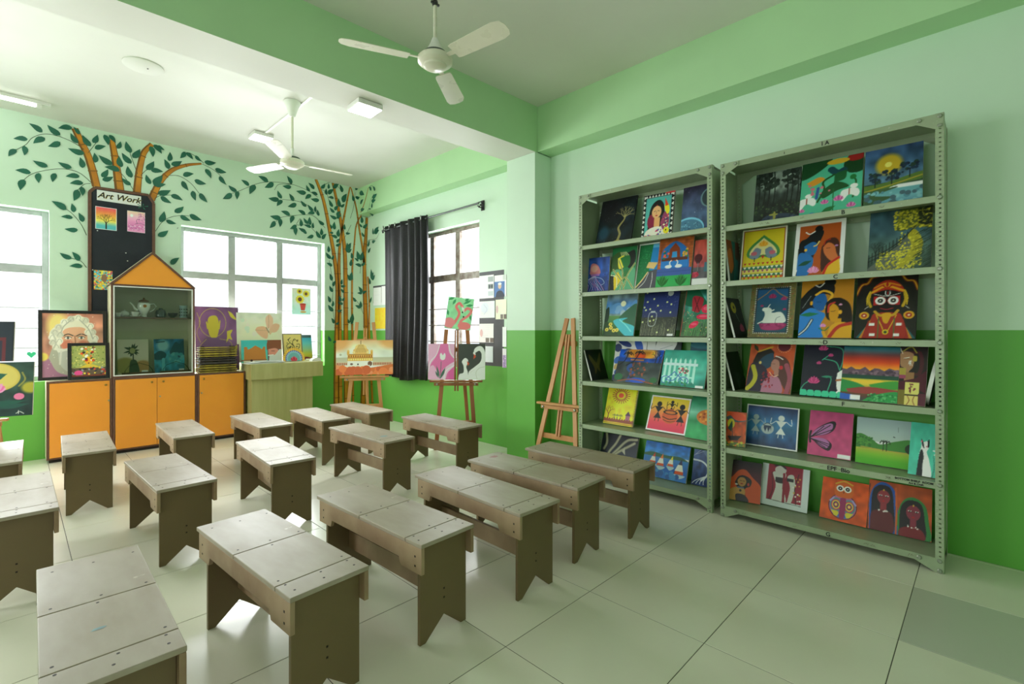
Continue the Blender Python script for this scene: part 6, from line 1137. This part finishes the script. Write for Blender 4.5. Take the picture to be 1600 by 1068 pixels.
# ------------------------------------------------------------------ posters on the side wall
M_CARD = mat('charcoal_chart_paper', '4c4c50', .55, noise=.15, nscale=4)
def poster(y0, y1, z0, z1, fn, label, cat='poster', tint=None, n=60):
    SEED[0] += 1; w_, h_ = y0-y1, z1-z0; o = picture(fn, w_, h_, (3.957-.0035, (y0+y1)/2, z0), -H2, 0, label, cat=cat, d=.002, m=M_PRINT, name='wall_poster', group='posters on the side wall', face='printed_sheet', n=n); return o
def card(y0, y1, z0, z1, label):
    o = MB().box(3.9575, 3.9595, y1, y0, z0, z1).build('chart_card', M_CARD); tag(o, label, 'poster board', 'posters on the side wall')
card(4.425, 4.0, .93, 2.055, 'large charcoal chart card right of the side window holding printed sheets')
poster(4.42, 4.165, 1.735, 2.01, paper(1, 'e4e8ee', 'two'), 'white printed sheet with small photos, upper left of the wall charts')
poster(4.155, 3.955, 1.74, 1.995, paper(2, 'dfe6e6', 'man'), 'printed sheet with a photograph of a white-haired man in a suit')
poster(4.42, 4.15, 1.50, 1.70, paper(3, 'd4dce6', 'side'), 'pale blue printed sheet with a faint figure, second row of charts')
poster(4.135, 3.955, 1.48, 1.71, paper(4, 'e4e4c4', 'row'), 'cream printed sheet with a row of small portraits')
poster(4.42, 4.17, 1.205, 1.43, paper(5, 'e2dce4', 'row'), 'pale lilac printed sheet, lower left of the wall charts')
poster(4.34, 4.18, .97, 1.16, paper(6, 'ccd8e6', None), 'narrow pale blue printed sheet beside the swan painting')
poster(4.02, 3.955, 1.16, 1.39, paper(7, 'e6e0e8', None), 'narrow white sheet next to the pillar, upper one'); poster(4.02, 3.955, .92, 1.14, paper(8, 'dcd8e4', 'pic'), 'narrow sheet with purple pictures next to the pillar, lower one')
card(6.94, 6.40, 1.78, 2.05, 'dark chart card left of the curtain')
poster(6.925, 6.69, 1.74, 2.02, paper(10, 'dfe6dc', None), 'white printed sheet left of the curtain, nearest the corner'); poster(6.68, 6.41, 1.74, 2.03, paper(11, 'e4e8e4', 'list'), 'white printed list with small drawings left of the curtain')
poster(6.88, 6.41, 1.375, 1.70, lambda c: c.r(0, 0, 1, 1, 'e4c02c').n(.06), 'plain yellow poster left of the curtain', n=40)
# ------------------------------------------------------------------ easels
M_PINE = mat('pine_wood', 'd09a62', .45, noise=.25, nscale=6, col2='b87c48', stretch=(1, 1, .15))
M_TEAK = mat('reddish_wood', 'a4683c', .42, noise=.3, nscale=6, col2='7c4626', stretch=(1, 1, .15))
def easel(loc, rz, label, m, H=1.5, half=.30, tray=.78, lean=.16, traylen=.6, mast=(.55, 1.5), bar_z=.35, back=True, top=.05, rearx=0):
    """A-frame: two splayed front legs, sliding mast, picture tray, lower rail, clamp and rear prop. local -y faces the viewer"""
    t = empty('artist_easel', loc, rz); tag(t, label, 'easel', 'wooden easels'); L = lambda x, z: (x, z*math.tan(lean), z); fx = lambda z: half+(top-half)*z/H
    for s in (-1, 1): MB().bar((s*half, 0, 0), L(s*top, H), .045, .022, (0, 1, 0)).build('front_leg', m, t, bevel=.002)
    mb = MB().bar(L(-.0155, mast[0]), L(-.0155, mast[1]), .017, .024, (0, 1, 0)).bar(L(.0155, mast[0]), L(.0155, mast[1]), .017, .024, (0, 1, 0)); ms = mb.build('mast', m, t)
    def off(x, z, d): p = L(x, z); return (p[0], p[1]-d, p[2])
    MB().bar(off(-traylen/2, tray, .038), off(traylen/2, tray, .038), .045, .022, (0, 0, 1)).build('picture_tray', m, t, bevel=.002)
    MB().bar(off(-traylen*.42, tray-.035, .026), off(traylen*.42, tray-.035, .026), .02, .035, (0, 0, 1)).build('tray_rail', m, t, bevel=.002)
    MB().bar(off(-fx(bar_z), bar_z, -.024), off(fx(bar_z), bar_z, -.024), .022, .05, (0, 0, 1)).build('lower_rail', m, t, bevel=.002)
    MB().bar(off(-fx(H*.83)-.02, H*.83, -.024), off(fx(H*.83)+.02, H*.83, -.024), .022, .05, (0, 0, 1)).build('upper_rail', m, t, bevel=.002)
    for s in (-1, 1): MB().lathe([(0, .012), (.01, .01), (.012, 0)], n=12).build('wing_bolt', M_BOLT, t, loc=off(s*traylen*.36, tray-.035, .04)).rotation_euler = (H2, 0, 0)
    if back: MB().bar(off(rearx, H*.86, -.05), (rearx*1.6+.02, H*.86*math.tan(lean)+.46, .012), .04, .022, (0, 1, 0)).build('rear_leg', m, t, bevel=.002)
    return t
# facing direction of an easel seen from the camera
RZ = math.atan2(FWD[1], FWD[0])-H2
easel((3.48, 4.29, 0), RZ, 'reddish brown easel holding the flamingo, tulip and swan paintings', M_TEAK, H=1.36, half=.225, tray=.775, lean=.085, traylen=.60, mast=(.66, 1.352), bar_z=.3, top=.12, rearx=.05)
o = (3.507, 4.30); r_ = (math.cos(RZ), math.sin(RZ))
def on_easel(base, dx, z, back): return (base[0]+dx*r_[0]+back*FWD[0], base[1]+dx*r_[1]+back*FWD[1], z)
picture(ART['tulip'], .295, .405, on_easel((3.48, 4.29), -.168, .792, .004), RZ, .09, 'pink painting of a white tulip on the reddish easel', d=.018)
picture(ART['swan2'], .305, .405, on_easel((3.48, 4.29), .178, .792, .004), RZ, .09, 'dark painting of two white swans on the reddish easel', d=.018)
fo = picture(ART['flamingo'], .30, .37, on_easel((3.48, 4.29), .005, 1.362, .085), RZ-.1, .2, 'green painting of two pink flamingos at the top of the reddish easel', d=.018)
fo.rotation_euler[1] = .1
R1 = RZ+math.radians(14)
easel((3.205, 5.835, 0), R1, 'pale pine easel in the far corner holding the golden temple painting', M_PINE, H=1.46, half=.24, tray=.742, lean=.1, traylen=.62, mast=(.5, 1.38), bar_z=.35, top=.105)
picture(ART['goldtemple'], .72, .455, (3.213, 5.848, .766), R1, .1, 'wide orange and white painting of a golden domed temple', d=.02, n=150)
easel((3.585, 2.945, 0), -H2+.08, 'empty pale pine easel leaning between the pillar and the metal rack', M_PINE, H=1.47, half=.25, tray=.635, lean=.188, traylen=.51, mast=(.33, 1.31), bar_z=.32, back=False, top=.035)
easel((-.285, 5.845, 0), RZ+.5, 'pine easel at the left edge of the room holding the lotus painting', M_PINE, H=1.5, half=.24, tray=.615, lean=.09, traylen=.5, mast=(.5, 1.45), bar_z=.33, top=.06)
r4 = (math.cos(RZ+.5), math.sin(RZ+.5))
picture(ART['lotusmoon'], .36, .445, (-.072, 5.775, .64), RZ+.5, .1, 'dark green painting of a pink lotus before a yellow moon, at the left edge', d=.018, n=110)
picture(ART['darkframe'], .32, .33, (-.165, 5.85, 1.092), RZ+.5, .1, 'dark canvas with a red inner frame above the lotus painting', d=.018)
# ------------------------------------------------------------------ ceiling: fans, lights, cover plate, conduit
M_FAN = mat('cream_fan_enamel', 'dcd9c6', .28, noise=.05, nscale=6, spec=.5)
def fan(x, y, zr, zc, a0, label, R=.6, canopy=True, low=1, pitch=11):
    t = tag(empty('ceiling_fan', (x, y, zr)), label, 'ceiling fan', 'ceiling fans'); h = zc-zr
    MB().lathe([(0, -.055), (.05, -.052), (.072, -.04), (.074, -.03), (.092, -.025), (.108, -.012), (.11, .012), (.10, .02), (.098, .024), (0, .026)], n=48).build('motor_housing', M_FAN, t, smooth=True)
    MB().lathe([(.068, .0262), (.07, .05), (.0, .052)], n=32).build('motor_collar', M_STEEL, t, smooth=True)
    MB().lathe([(.06*low, .0525), (.055*low, .06), (.03*low+.004, .10), (.018, .14), (0, .142)], n=32).build('lower_canopy', M_WHITE, t, smooth=True)
    MB().tube([(0, 0, .142), (0, 0, h-.02)], .0115, 12).build('down_rod', M_FAN, t, smooth=True)
    MB().lathe([(.02, h-.15), (.028, h-.145), (.055, h-.06), (.078, h-.012), (.078, h-.003), (0, h-.002)] if canopy else [(0, h-.13), (.018, h-.12), (.018, h-.06), (.01, h-.002), (0, h-.001)], n=32).build('upper_canopy', M_WHITE if canopy else M_BLACKW, t, smooth=True)
    if not canopy: MB().lathe([(0, .345), (.016, .347), (.02, .36), (.016, .378), (0, .38)], n=16).box(-.03, .03, -.006, .006, .355, .367).build('rod_clamp', M_BLACKW, t)
    for k in range(3):
        a = math.radians(a0+120*k); M = Matrix.Rotation(a, 4, 'Z') @ Matrix.Translation((0, 0, -.002)) @ Matrix.Rotation(math.radians(pitch), 4, 'X')
        out = [(.165, -.055), (.19, -.06), (R-.06, -.068), (R-.015, -.052), (R, -.02), (R, .02), (R-.015, .05), (R-.06, .062), (.19, .052), (.165, .045)]; n = len(out)
        mb = MB().add([M @ Vector((p[0], p[1], z)) for z in (-.0015, .0015) for p in out], [tuple(range(n))[::-1], tuple(range(n, 2*n))]+[(i, (i+1) % n, n+(i+1) % n, n+i) for i in range(n)])
        bl = mb.build('blade', M_FAN, t)
        mb = MB().box(.10, .20, -.014, .014, .0018, .0055, M).box(.165, .185, -.045, .04, .0018, .0045, M); mb.build('blade_bracket', M_FAN, bl)
    return t
fan(1.853, 2.49, 3.05, ZC1, 37, 'ceiling fan in the near bay, larger in view', R=.575, canopy=False, pitch=-13)
fan(1.90, 4.87, 2.99, ZC2, 112, 'ceiling fan in the far bay above the benches', R=.59, low=.35)
M_LAMP = mat('lit_diffuser', 'ffffff', .5, emit=9)
def panel_light(x, y, z, s, rz, label, power):
    t = tag(empty('panel_light', (x, y, z), rz), label, 'ceiling light', 'square ceiling lights'); MB().box(-s, s, -s, s, -.042, -.0005).build('housing', M_WHITE, t, bevel=.008)
    MB().box(-s+.008, s-.008, -s+.008, s-.008, -.048, -.0425).build('diffuser', M_LAMP, t, bevel=.003)
panel_light(1.98, 3.60, 3.173, .105, -.04, 'lit square LED light on the underside of the cross beam', 0)
panel_light(1.97, 5.95, ZC2, .105, 0, 'lit square LED light on the far ceiling beyond the fan', 0)
t = tag(empty('ceiling_cover', (.76, 5.11, ZC2)), 'round flat white cover plate on the far ceiling', 'cover plate'); MB().lathe([(0, -.012), (.135, -.012), (.145, -.006), (.145, 0), (0, 0)], n=48).build('plate', M_CEIL, t, smooth=True)
MB().lathe([(0, -.016), (.006, -.015), (.007, -.0125)], (.03, 0, 0), 10).build('cover_screw', M_DARK, t)
t = tag(empty('tube_light', (0, 6.63, ZC2)), 'white tube light batten on the far ceiling at the left edge', 'tube light')
MB().box(-.9, .25, -.03, .03, -.035, -.0005).build('batten', M_WHITE, t, bevel=.004); MB().tube([(-.88, 0, -.05), (.14, 0, -.05)], .014, 12).build('tube', M_LAMP, t, smooth=True)
for x in (-.885, .165): MB().box(x-.02, x+.02, -.02, .02, -.065, -.0355).build('tube_holder', M_WHITE, t, bevel=.003)
t = tag(empty('conduit', (0, 0, 0)), 'thin white conduit running across the far ceiling past the fan', 'conduit'); MB().box(1.97, 1.995, by(2)+.39, 5.84, ZC2-.012, ZC2-.0003).build('strip', M_WHITE, t)
# small nails beside the windows
for x, z in ((.39, 2.575), (1.39, 2.60)):
    o = MB().tube([(x, 7.10, z), (x, 7.06, z+.003)], .003, 6).build('wall_nail', M_STEEL); tag(o, 'small nail in the far wall beside the '+('left' if x < 1 else 'right')+' window top', 'nail')
# white name tags stuck on the sunset canvas area are painted; one loose sticker on the rack edge
